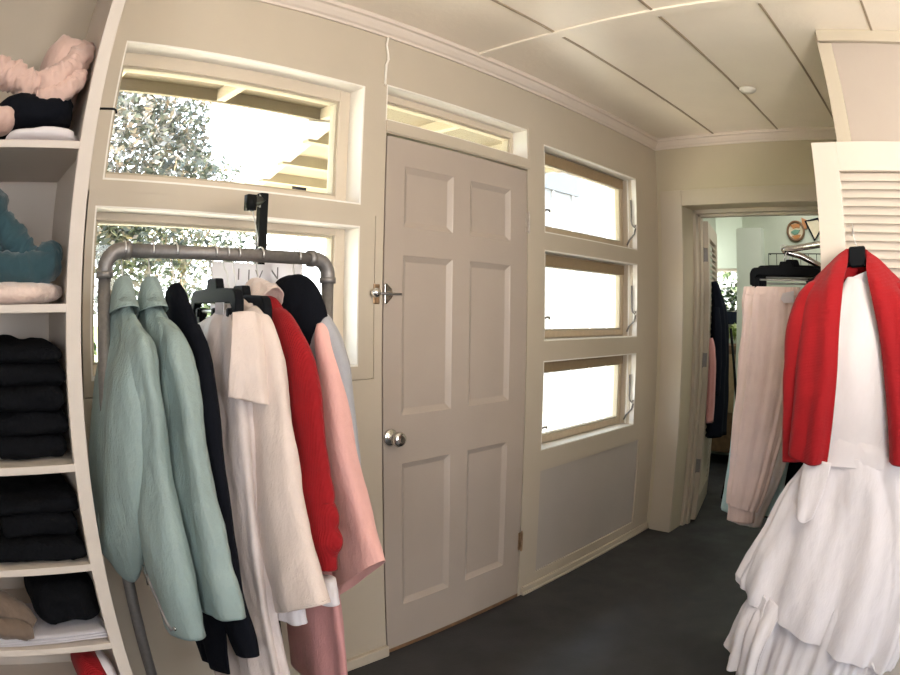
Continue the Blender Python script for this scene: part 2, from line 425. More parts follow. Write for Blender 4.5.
# end wall with the doorway
DO = (-1.22, -.179, 0, 2.059)
holed_wall('wall_right', M['wall'], -1.479, .14, 0, H, [DO], XE, XE + .2, 'y')
o = MB()
o.box((XE - .014, -.179, 0), (XE, -.030, 2.158)); o.box((XE - .014, -1.33, 2.059), (XE, -.179, 2.158)); o.box((XE - .014, -1.33, 0), (XE, -1.22, 2.059))
struct(f'trim_{bt}', o, M['trim'], bevel=.003); bt += 1
o = MB()
o.box((XE + .165, -.200, 0), (XE + .235, -.172, 2.06)); o.box((XE + .165, -1.23, 2.035), (XE + .235, -.18, 2.07)); o.box((XE + .165, -1.23, 0), (XE + .235, -1.20, 2.06))
o.box((XE + .215, -.215, 0), (XE + .26, -.172, 2.06)); o.box((XE + .215, -1.23, 2.018), (XE + .26, -.18, 2.07))
struct(f'trim_{bt}', o, M['trim'], bevel=.002); bt += 1
# closet partition on the right
struct('wall_closet', MB().box((2.32, YB, 0), (XE + .2, -1.480, H)), M['closet'])
struct(f'trim_{bt}', MB().box((2.300, -1.548, 0), (2.3205, -1.482, 2.44)), M['trim'], bevel=.002); bt += 1
struct(f'trim_{bt}', MB().box((2.292, YB, 2.448), (2.3205, -1.490, 2.5)), M['trim'], bevel=.002); bt += 1
# rest of the shop room behind the viewpoint
holed_wall('wall_back', M['wall'], XW, 2.32, 0, H, [(-.9, .4, .8, 2.15), (.75, 2.05, .8, 2.15)], YB - .14, YB, 'x')
holed_wall('wall_west', M['wall'], YB, .14, 0, H, [(-3.6, -2.2, .8, 2.15)], XW - .14, XW, 'y')
def back_window(n, x0, x1):
    t = thing(f'window_{n}', (x0, YB - .07, .8), None, None, None, 'structure')
    f = MB(); w = .05
    f.box((x0, YB - .09, .8), (x0 + w, YB - .05, 2.15)).box((x1 - w, YB - .09, .8), (x1, YB - .05, 2.15)).box((x0, YB - .09, .8), (x1, YB - .05, .8 + w)).box((x0, YB - .09, 2.1), (x1, YB - .05, 2.15)).box(((x0 + x1) / 2 - .02, YB - .09, .8), ((x0 + x1) / 2 + .02, YB - .05, 2.15))
    f.build('window_frame', M['sashp'], t)
back_window(6, -.9, .4); back_window(7, .75, 2.05)

# ---- windows in the window wall: added reveal linings, daylight put into their pale colour
def lit_reveal(n, W, deep=.084):
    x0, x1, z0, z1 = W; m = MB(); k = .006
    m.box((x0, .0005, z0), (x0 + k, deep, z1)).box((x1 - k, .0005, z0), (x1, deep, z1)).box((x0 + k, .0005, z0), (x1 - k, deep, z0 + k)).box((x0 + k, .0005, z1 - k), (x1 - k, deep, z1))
    struct(f'trim_{n}', m, M['lit_reveal'])
for i, W in enumerate([W1, W2, TR] + RW): lit_reveal(40 + i, W, .084 if i < 3 else .078)

def pane(t, x0, x1, z0, z1, y):
    MB().box((x0, y - .002, z0), (x1, y + .002, z1)).build('pane', M['glass'], t)
def frame_boxes(x0, x1, z0, z1, l, r, b, tp, ya, yb):
    f = MB()
    f.box((x0, ya, z0), (x0 + l, yb, z1)); f.box((x1 - r, ya, z0), (x1, yb, z1)); f.box((x0 + l, ya, z0), (x1 - r, yb, z0 + b)); f.box((x0 + l, ya, z1 - tp), (x1 - r, yb, z1))
    return f
def fixed_window(n, W, l, r, b, tp, label):
    t = thing(f'window_{n}', (W[0], .1, W[2]), label, 'window', None, 'structure')
    frame_boxes(*W, l, r, b, tp, .082, .135).build('window_frame', M['sashp'], t, bevel=.002)
    frame_boxes(W[0] + l - .002, W[1] - r + .002, W[2] + b - .002, W[3] - tp + .002, .010, .010, .010, .010, .092, .128).build('glazing_bead', M['rafter'], t)
    pane(t, W[0] + l, W[1] - r, W[2] + b, W[3] - tp, .11)
    return t
fixed_window(1, W1, .027, .052, .036, .052, 'upper fixed window above the pipe rack with tree and eave behind')
fixed_window(2, W2, .027, .048, .036, .030, 'lower window behind the garment rack')
fixed_window(3, TR, .030, .022, .030, .035, 'narrow transom window above the panelled door')
for i, W in enumerate(RW):
    t = thing(f'window_{4 + i}' if i < 2 else 'window_8', (W[0], .08, W[2]), ['top', 'middle', 'bottom'][i] + ' hopper window of the three beside the panelled door', 'window', None, 'structure')
    x0, x1, z0, z1 = W
    frame_boxes(x0, x1, z0, z1, .028, .030, .010, .012, .094, .136).build('window_frame', M['sashp'], t, bevel=.002)
    s = MB()
    s.box((x0 + .13, .078, z1 - .052), (x1 - .034, .118, z1 - .012)) if False else None
    sb = frame_boxes(x0 + .028, x1 - .030, z0 + .010, z1 - .012, .034, .030, .034, .050, .078, .118)
    sb.build('sash', M['sashl'], t, bevel=.003)
    MB().box((x0 + .028, .074, z1 - .066), (x1 - .032, .0785, z1 - .012)).build('top_rail', M['sash'], t, bevel=.002)  # shade on the sash top, put into this strip's darker colour
    frame_boxes(x0 + .060, x1 - .058, z0 + .042, z1 - .060, .010, .010, .010, .010, .084, .112).build('glazing_bead', M['rafter'], t)
    MB().box((x1 - .010, .030, z0), (x1, .050, z1)).box((x1 - .008, .062, z0), (x1, .094, z1)).build('stop_strip', M['sashp'], t, bevel=.002)
    pane(t, x0 + .062, x1 - .060, z0 + .044, z1 - .062, .100)
    # metal stay: bar with a curled foot on the right reveal
    zb = z0 + .03
    st = MB(); st.tube([(x1 - .018, .030, zb + .27), (x1 - .018, .030, zb + .145), (x1 - .020, .024, zb + .12), (x1 - .016, .010, zb + .105), (x1 - .014, .004, zb + .12)], .0055, 8)
    st.tube([(x1 - .014, .004, zb + .10), (x1 - .016, .012, zb + .065), (x1 - .02, .045, zb + .03), (x1 - .02, .06, zb)], .0055, 8)
    st.build('window_stay', M['pipe'], t, smooth=True)
    MB().tube([(x0 + .004, .012, z0 + .10), (x0 + .016, -.002, z0 + .112), (x0 + .034, -.004, z0 + .112), (x0 + .040, -.002, z0 + .104)], .005, 8).build('latch', M['pipe'], t, smooth=True)

# ---- front door: six panels
def six_panel_door():
    t = thing('door_1', (1.515, 0, .012), 'closed cream six-panel door with chrome knob', 'door', None, 'structure')
    x0, x1, z0, z1, y0, y1 = 1.513, 2.345, .018, 2.032, .001, .042
    px = [(1.602, 1.865), (1.966, 2.228)]; pz = [(.213, .812), (.998, 1.588), (1.694, 1.926)]
    holes = [(a, b, c, d) for a, b in px for c, d in pz]
    us = sorted({x0, x1, *[v for p in px for v in p]}); zs = sorted({z0, z1, *[v for p in pz for v in p]})
    mb = MB()
    for i in range(len(us) - 1):
        for j in range(len(zs) - 1):
            a, b, c, d = us[i], us[i + 1], zs[j], zs[j + 1]
            if (a, b, c, d) in holes: continue
            mb.add([(a, y0, c), (b, y0, c), (b, y0, d), (a, y0, d)], [(0, 1, 2, 3)])
    for (a, b, c, d) in holes:
        q = [(a, c), (b, c), (b, d), (a, d)]; i1 = [(a + .004, c + .004), (b - .004, c + .004), (b - .004, d - .004), (a + .004, d - .004)]
        i2 = [(a + .022, c + .022), (b - .022, c + .022), (b - .022, d - .022), (a + .022, d - .022)]; i3 = [(a + .026, c + .026), (b - .026, c + .026), (b - .026, d - .026), (a + .026, d - .026)]
        vs = [(x, y0, z) for x, z in q] + [(x, y0 + .003, z) for x, z in i1] + [(x, y0 + .013, z) for x, z in i2] + [(x, y0 + .0135, z) for x, z in i3]
        fs = [(r * 4 + k, r * 4 + (k + 1) % 4, r * 4 + 4 + (k + 1) % 4, r * 4 + 4 + k) for r in range(3) for k in range(4)] + [(12, 13, 14, 15)]
        mb.add(vs, fs)
    mb.add([(x0, y1, z0), (x1, y1, z0), (x1, y1, z1), (x0, y1, z1), (x0, y0, z0), (x1, y0, z0), (x1, y0, z1), (x0, y0, z1)], [(3, 2, 1, 0), (0, 1, 5, 4), (1, 2, 6, 5), (2, 3, 7, 6), (3, 0, 4, 7)])
    bm = mb.build('leaf', M['door'], t)
    k = MB().lathe([(.0, 0), (.032, 0), (.033, .004), (.028, .009), (.013, .013), (.011, .028), (.018, .034), (.027, .042), (.029, .052), (.026, .061), (.016, .067), (.012, .066), (.0, .0665)], (1.545, y0, .921), (0, -1, 0), 32)
    k.build('door_knob', M['chrome'], t, smooth=True)
    for z in (1.793, .304):
        h = MB(); h.cyl((2.352, -.006, z - .045), (2.352, -.006, z + .045), .0065, 10); h.cyl((2.352, -.006, z + .045), (2.352, -.006, z + .052), .0045, 10); h.cyl((2.352, -.006, z - .052), (2.352, -.006, z - .045), .0045, 10)
        h.box((2.334, -.002, z - .045), (2.347, .004, z + .045))
        h.build('hinge', M['brass'] if z < 1 else M['hinge'], t, smooth=False)
    return t
six_panel_door()
struct('door_jamb', MB().box((1.5051, .045, 0), (1.515, .13, 2.042)).box((2.343, .045, 0), (2.3519, .13, 2.042)).box((1.5051, .045, 2.034), (2.3519, .13, 2.0419)), M['dwood'])
struct('door_threshold', MB().box((1.5051, .002, 0), (2.3519, .13, .016)), M['dwood'])
t = thing('slide_latch', (1.49, -.01, 1.446), 'chrome twist latch between door and frame', 'latch')
l = MB(); l.lathe([(.0, 0), (.013, 0), (.014, .006), (.017, .012), (.018, .02), (.014, .028), (.0, .031)], (1.459, -.004, 1.447), (0, -1, 0), 20); l.build('latch_knob', M['chrome'], t, smooth=True)
MB().box((1.462, -.005, 1.408), (1.490, .0, 1.478)).build('keeper_plate', M['brass'], t, bevel=.003)
l = MB(); l.prism([(1.513, 1.410), (1.522, 1.407), (1.548, 1.43), (1.553, 1.445), (1.546, 1.464), (1.52, 1.484), (1.512, 1.48)], 'y', -.006, .0012); l.build('base_plate', M['chrome'], t, bevel=.002)
MB().cyl((1.462, -.013, 1.446), (1.585, -.013, 1.444), .0045, 10).build('bolt', M['pipe'], t, smooth=True)
tag(MB().tube([(1.484, -.012, 2.435), (1.483, -.006, 2.40), (1.493, -.006, 2.365), (1.496, -.006, 2.34), (1.488, -.006, 2.315), (1.486, -.006, 2.28), (1.486, -.006, 2.235), (1.489, .002, 2.232)], .005, 8).build('cable', M['disc'], smooth=True),
    'short white cable running down from the crown moulding beside the transom', 'cable')
tag(MB().lathe([(.0, 0), (.045, 0), (.046, .006), (.041, .012), (.030, .014), (.028, .020), (.0, .021)], (2.925, -.941, H - .007), (0, 0, -1), 32).build('ceiling_light', M['disc'], smooth=True),
    'small round white fixture on the panelled ceiling', 'ceiling light')

# ------------------------------------------------------------------ white shelving unit at the left
t = thing('shelf_unit', (-.2, -.21, 0), 'white wooden open shelving unit holding folded clothes', 'shelves')
YF = -.42
o = MB().box((.269, YF, 0), (.307, YF + .019, 2.46)); o.build('face_stile', M['shelf'], t, bevel=.002)
MB().box((.288, YF + .019, 0), (.307, -.024, 2.46)).build('side_panel', M['shelf'], t)
MB().box((-.95, YF, 0), (-.931, -.024, 2.46)).build('side_panel', M['shelf'], t)
MB().box((-.931, -.030, 0), (.288, -.024, 1.735)).build('back_panel', M['shelf'], t)
SH = [.325, .600, .820, 1.0585, 1.4005, 1.754]
for z in SH:
    MB().box((-.931, YF + .001, z - .018), (.288, -.030, z)).build('shelf_board', M['shelf'], t, bevel=.0015)
MB().box((-.931, YF + .03, 0), (.288, YF + .05, .08)).build('plinth', M['shelf'], t)
# clothes on the shelves
z = SH[5]
t = thing('pale_sweater', (.13, -.25, 1.9), 'rumpled blush pink sweater heaped on the top shelf', 'sweater')
lump((.215, -.17, 1.985), (.070, .11, .115), 3, .34, 9).build('body', M['blush'], t, True)
roll([(-.12, -.30, 1.975), (-.02, -.31, 1.965), (.05, -.325, 1.94), (.10, -.335, 1.915), (.135, -.33, 1.92)], [.036, .036, .040, .036, .024], 2, .34, 30, 60, 22).build('sleeve', M['blush'], t, True)
roll([(.10, -.325, 1.925), (.155, -.335, 1.925), (.205, -.325, 1.945), (.240, -.29, 2.00), (.262, -.22, 2.07)], [.026, .036, .040, .040, .030], 5, .34, 30, 60, 22).build('sleeve', M['blush'], t, True)
roll([(.13, -.34, 1.885), (.18, -.35, 1.887), (.225, -.345, 1.91), (.25, -.32, 1.95)], [.018, .027, .030, .026], 8, .3, 26, 50, 24).build('cuff', M['blush'], t, True)
t = lump((.13, -.22, 1.852), (.13, .155, .052), 7, .2, 7); tag(t.build('black_sweater', M['blackf'], None, True), 'black sweater squashed under the blush sweater on the top shelf', 'sweater')
tag(lump((.02, -.33, 1.822), (.062, .06, .03), 9, .2, 9).build('folded_shirt', M['blush'], None, True), 'small fold of peach cloth poking out of the black sweater', 'shirt')
tag(lump((.165, -.255, 1.776), (.118, .15, .021), 12, .3, 7).build('folded_shirt', M['white'], None, True), 'white folded shirt lying flat at the bottom of the top shelf pile', 'shirt')
z = SH[4]
t = thing('teal_hoodie', (.1, -.2, 1.5), 'dark teal fleece hoodie bunched up on the second shelf', 'hoodie')
lump((.02, -.22, 1.585), (.10, .12, .115), 21, .22, 7).build('body', M['dteal'], t, True)
roll([(-.05, -.30, 1.50), (.06, -.31, 1.485), (.13, -.32, 1.477), (.20, -.32, 1.48), (.262, -.30, 1.50)], [.045, .042, .040, .046, .035], 22).build('sleeve', M['dteal'], t, True)
roll([(.06, -.28, 1.60), (.12, -.29, 1.565), (.16, -.30, 1.52), (.19, -.31, 1.50)], [.04, .04, .04, .03], 25).build('sleeve', M['dteal'], t, True)
roll([(.21, -.30, 1.48), (.235, -.31, 1.51), (.255, -.29, 1.515)], [.03, .034, .028], 27).build('hood', M['dteal'], t, True)
tag(lump((.135, -.25, z + .0245), (.145, .14, .024), 31, .3, 8).build('fleece_blanket', M['fleece'], None, True), 'pale pink fleece folded under the teal hoodie', 'blanket')
tag(lump((-.03, -.32, z + .03), (.08, .08, .03), 33, .2, 8).build('dark_scarf', M['navy'], None, True), 'dark scarf at the edge of the frame beside the pink fleece', 'scarf')
def stack(z, hs, xs, mat, label, group, cat, nm, seed):
    for i, h in enumerate(hs):
        x0, x1 = xs[0] + .028 * math.sin(seed + i * 2.3), xs[1] - .006 - .016 * abs(math.sin(seed * 2 + i * 1.3))
        o = slab(x0, x1, YF + .03 + .012 * math.sin(i * 1.9 + seed), -.05, z, z + h * 1.12, seed + i * 3, .013).build(nm, mat, None, True)
        tag(o, label(i), cat, group); z += h
ords = ['bottom', 'second lowest', 'middle', 'second from the top', 'top']
stack(SH[3], [.056, .052, .054, .050, .042], (.045, .284), M['denim'], lambda i: f'{ords[i]} pair of black jeans in the tall stack below the pink fleece', 'black jeans on the third shelf', 'jeans', 'folded_jeans', 1)
tag(lump((.02, -.25, SH[3] + .07), (.05, .12, .06), 41, .15, 7).build('folded_trousers', M['denim'], None, True), 'black trousers slumped against the tall jeans stack', 'trousers') if False else None
ord4 = ['lowest', 'middle', 'topmost']
stack(SH[2], [.054, .056, .046], (.02, .284), M['denim'], lambda i: f'{ord4[i]} black trousers of the short stack on the fourth shelf', 'black trousers on the fourth shelf', 'trousers', 'folded_trousers', 5)
tag(lump((.185, -.25, SH[1] + .098), (.098, .15, .060), 51, .2, 6, power=3.2).build('black_jumper', M['denim'], None, True), 'soft black jumper folded on the white papers of the lowest visible shelf', 'jumper')
tag(roll([(-.09, -.33, .70), (-.02, -.34, .69), (.035, -.35, .665), (.06, -.36, .64)], [.04, .04, .035, .022], 55, .1).build('taupe_boot', M['khaki'], None, True), 'taupe suede boot lying over on the lowest visible shelf', 'boot')
tag(roll([(-.10, -.38, .652), (-.04, -.385, .650), (.02, -.39, .644), (.05, -.39, .638)], [.03, .03, .028, .018], 58, .1).build('taupe_boot', M['khaki'], None, True), 'second taupe boot, the lower of the pair on the lowest visible shelf', 'boot')
for i in range(3):
    g = [[(-.12 + .01 * i, YF + .012, SH[1] + .004 + .008 * i), (.08, YF + .012, SH[1] + .009 + .008 * i), (.277, YF + .014, SH[1] + .013 + .008 * i)],
         [(-.12, -.2, SH[1] + .004 + .008 * i), (.08, -.2, SH[1] + .012 + .008 * i), (.277, -.2, SH[1] + .012 + .008 * i)]]
    tag(sheet(g, 20, 8, .002, 12, i).build('tissue_sheet', M['paper'], None, True, solid=.002), ['bottom', 'middle', 'top'][i] + ' sheet of white tissue paper under the black jumper', 'paper', 'tissue sheets on the lowest visible shelf')
t = thing('red_sneaker', (.22, -.33, SH[0]), 'red and white shoe on the bottom shelf', 'shoe')
lump((.205, -.30, SH[0] + .11), (.055, .1, .085), 61, .1, 6).build('upper', M['red'], t, True)
lump((.245, -.32, SH[0] + .115), (.03, .07, .07), 63, .1, 6).build('tongue', M['white'], t, True)
lump((.22, -.31, SH[0] + .015), (.06, .11, .014), 64, .05, 6).build('sole', M['black'], t, True)
tag(MB().tube([(.305, -.40, 1.839), (.350, -.40, 1.841), (.356, -.40, 1.837), (.358, -.40, 1.830)], .003, 8).build('wall_hook', M['blackm'], None, True), 'small black hook sticking out of the shelving unit side', 'hook')

# ------------------------------------------------------------------ pipe garment rack
YR = -.35; ZR = 1.521
t = thing('garment_rack', (.70, YR, 0), 'grey steel pipe clothes rack standing before the lower window', 'clothes rack')
XL, XR = .382, 1.018
MB().cyl((XL + .05, YR, ZR), (XR - .05, YR, ZR), .0167, 20).build('rail', M['pipe'], t, True)
for x, s in ((XL, 1), (XR, -1)):
    MB().cyl((x, YR, .02), (x, YR, ZR - .045), .0165, 20).build('post', M['pipe'], t, True)
    e = MB(); pts = [(x, YR, ZR - .055)] + [(x + s * (.045 - .045 * math.cos(a)), YR, ZR - .045 + .045 * math.sin(a)) for a in [i * PI / 16 for i in range(9)]] + [(x + s * .055, YR, ZR)]
    e.tube(pts, .0195, 18); e.cyl((x, YR, ZR - .064), (x, YR, ZR - .048), .0225, 18); e.cyl((x + s * .048, YR, ZR), (x + s * .064, YR, ZR), .0225, 18)
    e.build('elbow', M['pipe'], t, True)
    MB().lathe([(.0, 0), (.055, 0), (.055, .010), (.026, .014), (.024, .034), (.0, .034)], (x, YR, 0), (0, 0, 1), 28).build('floor_flange', M['pipe'], t, True)

def hook_wire(x, y, z0, tilt=0.):
    """steel hook: over the rail then down to z0"""
    pts = []
    for i in range(11):
        a = math.radians(-35 + 215 * i / 10); pts.append((x, y + .0205 * math.cos(PI - a) * -1, ZR + .0035 + .0205 * math.sin(a)))
    pts = [(x, y + .0205 * math.cos(a), ZR + .0015 + .0205 * math.sin(a)) for a in [math.radians(200 - 215 * i / 12) for i in range(13)]]
    pts = [(p[0], 2 * y - p[1], p[2]) for p in pts][::-1] if False else pts
    # last point is on the far (+y) side; bring it back to the centre below the rail
    pts += [(x + tilt * .3, y + .016, ZR - .03), (x + tilt * .7, y + .006, ZR - .05), (x + tilt, y, z0 + .01), (x + tilt, y, z0)]
    return pts
def coat_hanger(x, ztop, label, half=.19, drop=.085, tilt=0.):
    t = thing('coat_hanger', (x, YR, ztop), label, 'hanger', 'hangers on the pipe rack')
    MB().tube(hook_wire(x, YR, ztop, tilt), .0021, 8).build('hook', M['wire'], t, True)
    b = MB(); b.tube([(x + tilt, YR - half, ztop - drop), (x + tilt, YR - half * .5, ztop - drop * .42), (x + tilt, YR, ztop), (x + tilt, YR + half * .5, ztop - drop * .42), (x + tilt, YR + half, ztop - drop)], .006, 8)
    b.build('shoulder_bar', M['black'], t, True)
    return t

# --- teal jackets
def teal_jacket(x, label, sl, coll, cuffzip, dx=0):
    t = thing('leather_jacket', (x, YR, .75), label, 'jacket')
    body = [(x, YR, 1.432, .022, .018), (x, YR - .005, 1.395, .040, .024), (x, YR - .010, 1.358, .085, .030), (x, YR - .012, 1.315, .125, .034), (x - dx * .4, YR - .005, 1.22, .150, .036 + dx * .25), (x - dx * .8, YR, 1.05, .165, .036 + dx * .4), (x - dx, YR + .03, .92, .165, .036 + dx * .5), (x - dx * 1.35, YR + .085, .862, .150, .036 + dx * .5)]
    loft(body, 72, 50, .006, 6, x * 10, (.1, 1.), 2.2, wrinkle=.010, wfreq=7).build('body', M['teal'], t, True)
    loft(sl, 60, 56, .004, 4, x * 20, (.3, 1.), 2.2, wrinkle=.011, wfreq=8).build('sleeve', M['teal'], t, True)
    near = t.children[-1]
    far = [(k[0], 2 * YR - k[1] - .01, k[2], k[3] * .9, k[4] * .7) for k in sl[:-3]]
    loft(far, 36, 30, .003, 4, x * 31, (.2, 1.), 2.2).build('sleeve', M['teal'], t, True)
    # stand collar folded over
    c = loft([(x, YR, 1.458, .010, .014), (x, YR - .004, 1.448, .024, .022), (x - .001, YR - .012, 1.412, .048, .030), (x - .002, YR - .020, 1.378, .070, .035)], 40, 16, .0015, 3, x, (.3, 1.), 2.2, hem=.02, wrinkle=.002)
    c.build('collar', M['teal'], t, True)
    if cuffzip:
        from mathutils.bvhtree import BVHTree
        sm_ = near.data; bv = BVHTree.FromPolygons([v.co for v in sm_.vertices], [tuple(p.vertices) for p in sm_.polygons])
        def on(y, z, d=.0015):
            h = bv.ray_cast(Vector((-1, y, z)) - t.location, Vector((1, 0, 0)))[0]
            return (h + t.location - Vector((d, 0, 0))) if h else Vector((.41, y, z))
        zp = [on(-.492 - .012 * i, .815 - .017 * i) for i in range(8)]
        MB().tube(zp, .005, 8).build('cuff_zip', M['pipe'], near, True)
        q = zp[0]; p = MB(); p.box(q + Vector((-.008, -.008, -.004)), q + Vector((-.001, .006, .016))); p.box(q + Vector((-.007, -.012, -.030)), q + Vector((-.002, -.002, -.006))); p.build('zip_pull', M['chrome'], near, bevel=.001)
        MB().lathe([(.0, 0), (.006, 0), (.005, .003), (.0, .004)], on(-.585, .705, 0), (-1, -.3, 0), 14).build('snap', M['chrome'], near, True)
    return t
slA = [(.430, -.385, 1.352, .020, .016), (.434, -.428, 1.335, .038, .026), (.440, -.462, 1.300, .052, .032), (.443, -.478, 1.24, .062, .034), (.446, -.484, 1.17, .068, .036), (.448, -.488, 1.08, .074, .040), (.449, -.494, .98, .086, .046), (.449, -.508, .85, .098, .048), (.450, -.522, .75, .098, .047), (.451, -.532, .672, .092, .043)]
slB = [(.503, -.390, 1.355, .020, .016), (.507, -.435, 1.338, .038, .025), (.513, -.472, 1.300, .050, .030), (.518, -.495, 1.24, .060, .032), (.522, -.512, 1.17, .068, .033), (.524, -.526, 1.08, .076, .034), (.526, -.545, .98, .082, .035), (.528, -.565, .86, .086, .036), (.530, -.582, .79, .086, .036), (.531, -.594, .728, .082, .035)]
teal_jacket(.430, 'seafoam green leather jacket with a zipped cuff, beside the left rack post', slA, 1, True, .036)
teal_jacket(.503, 'seafoam green leather jacket next to the black dress, its cuff plain', slB, 1, False)
coat_hanger(.430, 1.445, 'wire-hooked hanger inside the zip-cuffed green jacket', .045, .03)
coat_hanger(.503, 1.445, 'wire-hooked hanger inside the green jacket beside the black dress', .045, .03)
# --- black dress
t = thing('black_dress', (.572, YR, .5), 'long narrow black dress between the green jackets and the cream trousers', 'dress')
loft([(.566, YR + .005, 1.435, .030, .012), (.567, YR - .010, 1.40, .055, .018), (.568, YR - .02, 1.36, .090, .022), (.570, YR - .03, 1.28, .115, .023), (.570, YR - .02, 1.1, .12, .023), (.567, YR - .02, .9, .13, .022), (.562, YR - .05, .65, .120, .022), (.560, YR - .075, .475, .07, .020)], 48, 44, .005, 5, 4, (.2, 1.)).build('body', M['blackf'], t, True)
loft([(.572, -.445, 1.345, .03, .018), (.576, -.468, 1.28, .055, .022), (.578, -.490, 1.19, .066, .024), (.578, -.505, 1.05, .074, .026), (.577, -.525, .88, .074, .024), (.577, -.552, .74, .070, .024), (.577, -.59, .64, .060, .024), (.577, -.605, .602, .052, .022)], 36, 40, .003, 3, 6, (.2, 1.)).build('sleeve', M['blackf'], t, True)
MB().box((.561, YR - .016, 1.418), (.571, YR + .016, 1.446)).build('shoulder_strap', M['blackf'], t, bevel=.004)
coat_hanger(.566, 1.44, 'wire-hooked hanger inside the black dress', .045, .03)
# --- clip hanger with cream trousers
def clip_hanger(o3, d, half, label, group, hook, clips=(-.8, .8), nm='clip_hanger'):
    """o3: centre of the bar, d: unit direction of the bar"""
    o3 = Vector(o3); d = Vector(d).normalized(); sdir = d.cross(Vector((0, 0, 1)))
    t = thing(nm, o3, label, 'hanger', group)
    def P(u, w, z): return o3 + d * u + sdir * w + Vector((0, 0, z))
    def bx(mb, u0, u1, w0, w1, z0, z1):
        mb.add([P(u, w, z) for z in (z0, z1) for u, w in ((u0, w0), (u1, w0), (u1, w1), (u0, w1))], [(3, 2, 1, 0), (4, 5, 6, 7), (0, 1, 5, 4), (1, 2, 6, 5), (2, 3, 7, 6), (3, 0, 4, 7)])
    m = MB(); n = 22; pts = []
    # arched bar with turned-down ends
    prof = [(-half, -.060), (-half, -.010), (-half + .010, .010), (-half + .022, .015), (-.036, .019), (-.028, .042), (.028, .042), (.036, .019), (half - .022, .015), (half - .010, .010), (half, -.010), (half, -.060), (half - .024, -.060), (half - .026, -.030), (half - .036, -.018), (-half + .036, -.018), (-half + .026, -.030), (-half + .024, -.060)]
    k = len(prof)
    m.add([P(u, -.011, z) for u, z in prof] + [P(u, .011, z) for u, z in prof], [tuple(range(k))[::-1], tuple(range(k, 2 * k))] + [(i, (i + 1) % k, k + (i + 1) % k, k + i) for i in range(k)])
    m.build('shoulder_bar', M['black'], t, bevel=.004)
    MB().tube([P(-half + .015, 0, -.036), P(half - .015, 0, -.036)], .004, 8).build('clip_rail', M['wire'], t, True)
    for c in clips:
        q = MB(); bx(q, c * half - .011, c * half + .011, -.010, .010, -.075, -.028); bx(q, c * half - .007, c * half + .007, -.014, .014, -.050, -.030)
        q.build('clip', M['black'], t, bevel=.002)
    MB().tube(hook, .0022, 8).build('hook', M['wire'], t, True)
    return t
xd = .672
clip_hanger((xd, -.365, 1.418), (.05, 1, 0), .150, 'black plastic clip hanger holding the cream trousers on the pipe rack', 'hangers on the pipe rack', hook_wire(xd, YR, 1.452), (-.72, -.1, .62))
clip_hanger((.742, -.372, 1.402), (.05, 1, 0), .150, 'black clip hanger tucked behind the one with the cream trousers', 'hangers on the pipe rack', hook_wire(.737, YR, 1.44), (-.72, .62))
t = thing('cream_trousers', (xd, -.40, .4), 'cream wide trousers clipped to the black hanger on the pipe rack', 'trousers')
loft([(xd, -.365, 1.372, .120, .012), (xd, -.372, 1.345, .128, .030), (xd, -.385, 1.29, .132, .044), (xd + .002, -.40, 1.18, .130, .048), (xd + .004, -.42, 1.03, .122, .046), (xd + .005, -.435, .9, .115, .045), (xd + .004, -.452, .76, .108, .044), (xd + .002, -.470, .62, .108, .045), (xd - .002, -.490, .48, .112, .047), (xd - .006, -.512, .33, .118, .048)], 84, 70, .008, 7, 3, (.5, .9), 2.2, wrinkle=.010).build('leg', M['taupe'], t, True)
loft([(xd + .006, -.34, 1.08, .09, .030), (xd + .006, -.32, .9, .10, .034), (xd + .004, -.30, .65, .11, .036), (xd, -.29, .30, .115, .038)], 48, 36, .006, 5, 9, (.6, 1.)).build('leg', M['taupe'], t, True)
g = [[(xd - .022, -.508, 1.378), (xd + .012, -.530, 1.382), (xd + .040, -.52, 1.376)], [(xd - .036, -.530, 1.325), (xd + .010, -.560, 1.32), (xd + .052, -.535, 1.32)], [(xd - .046, -.538, 1.26), (xd + .008, -.572, 1.255), (xd + .060, -.545, 1.25)], [(xd - .050, -.535, 1.20), (xd + .010, -.575, 1.185), (xd + .066, -.55, 1.175)]]
sheet(g, 26, 26, .006, 18, 4, (.004, 2)).build('turned_down_flap', M['cream'], t, True, solid=.003)
MB().box((xd - .030, -.475, 1.375), (xd - .028, -.43, 1.402)).build('size_tag', M['paper'], t)
# --- cream blouse with wide sleeve
t = thing('cream_blouse', (.725, YR, .65), 'cream blouse with a long wide sleeve, left of the red knit', 'blouse')
loft([(.718, YR, 1.40, .03, .016), (.720, YR - .02, 1.37, .08, .024), (.722, YR - .025, 1.33, .12, .028), (.724, YR - .02, 1.15, .13, .030), (.724, YR - .02, .9, .14, .030), (.722, YR - .03, .66, .15, .030)], 48, 40, .006, 6, 5, (.2, 1.)).build('body', M['cream'], t, True)
loft([(.724, -.452, 1.372, .036, .024), (.728, -.488, 1.325, .060, .032), (.730, -.515, 1.25, .068, .036), (.730, -.532, 1.16, .072, .038), (.728, -.545, 1.05, .086, .042), (.726, -.558, .94, .102, .044), (.724, -.582, .82, .116, .046), (.724, -.606, .73, .124, .046), (.724, -.618, .702, .124, .045)], 56, 48, .004, 4, 8, (.1, 1.), 2.2, wrinkle=.009).build('sleeve', M['cream'], t, True)
bs = t.children[-1]
loft([(.732, -.552, .74, .055, .028), (.732, -.560, .69, .055, .028), (.733, -.566, .645, .058, .028)], 36, 16, .003, 4, 3, (.6, 1.)).build('cuff', M['white'], bs, True)
coat_hanger(.706, 1.415, 'wire-hooked hanger inside the cream blouse', .11, .07, .014)
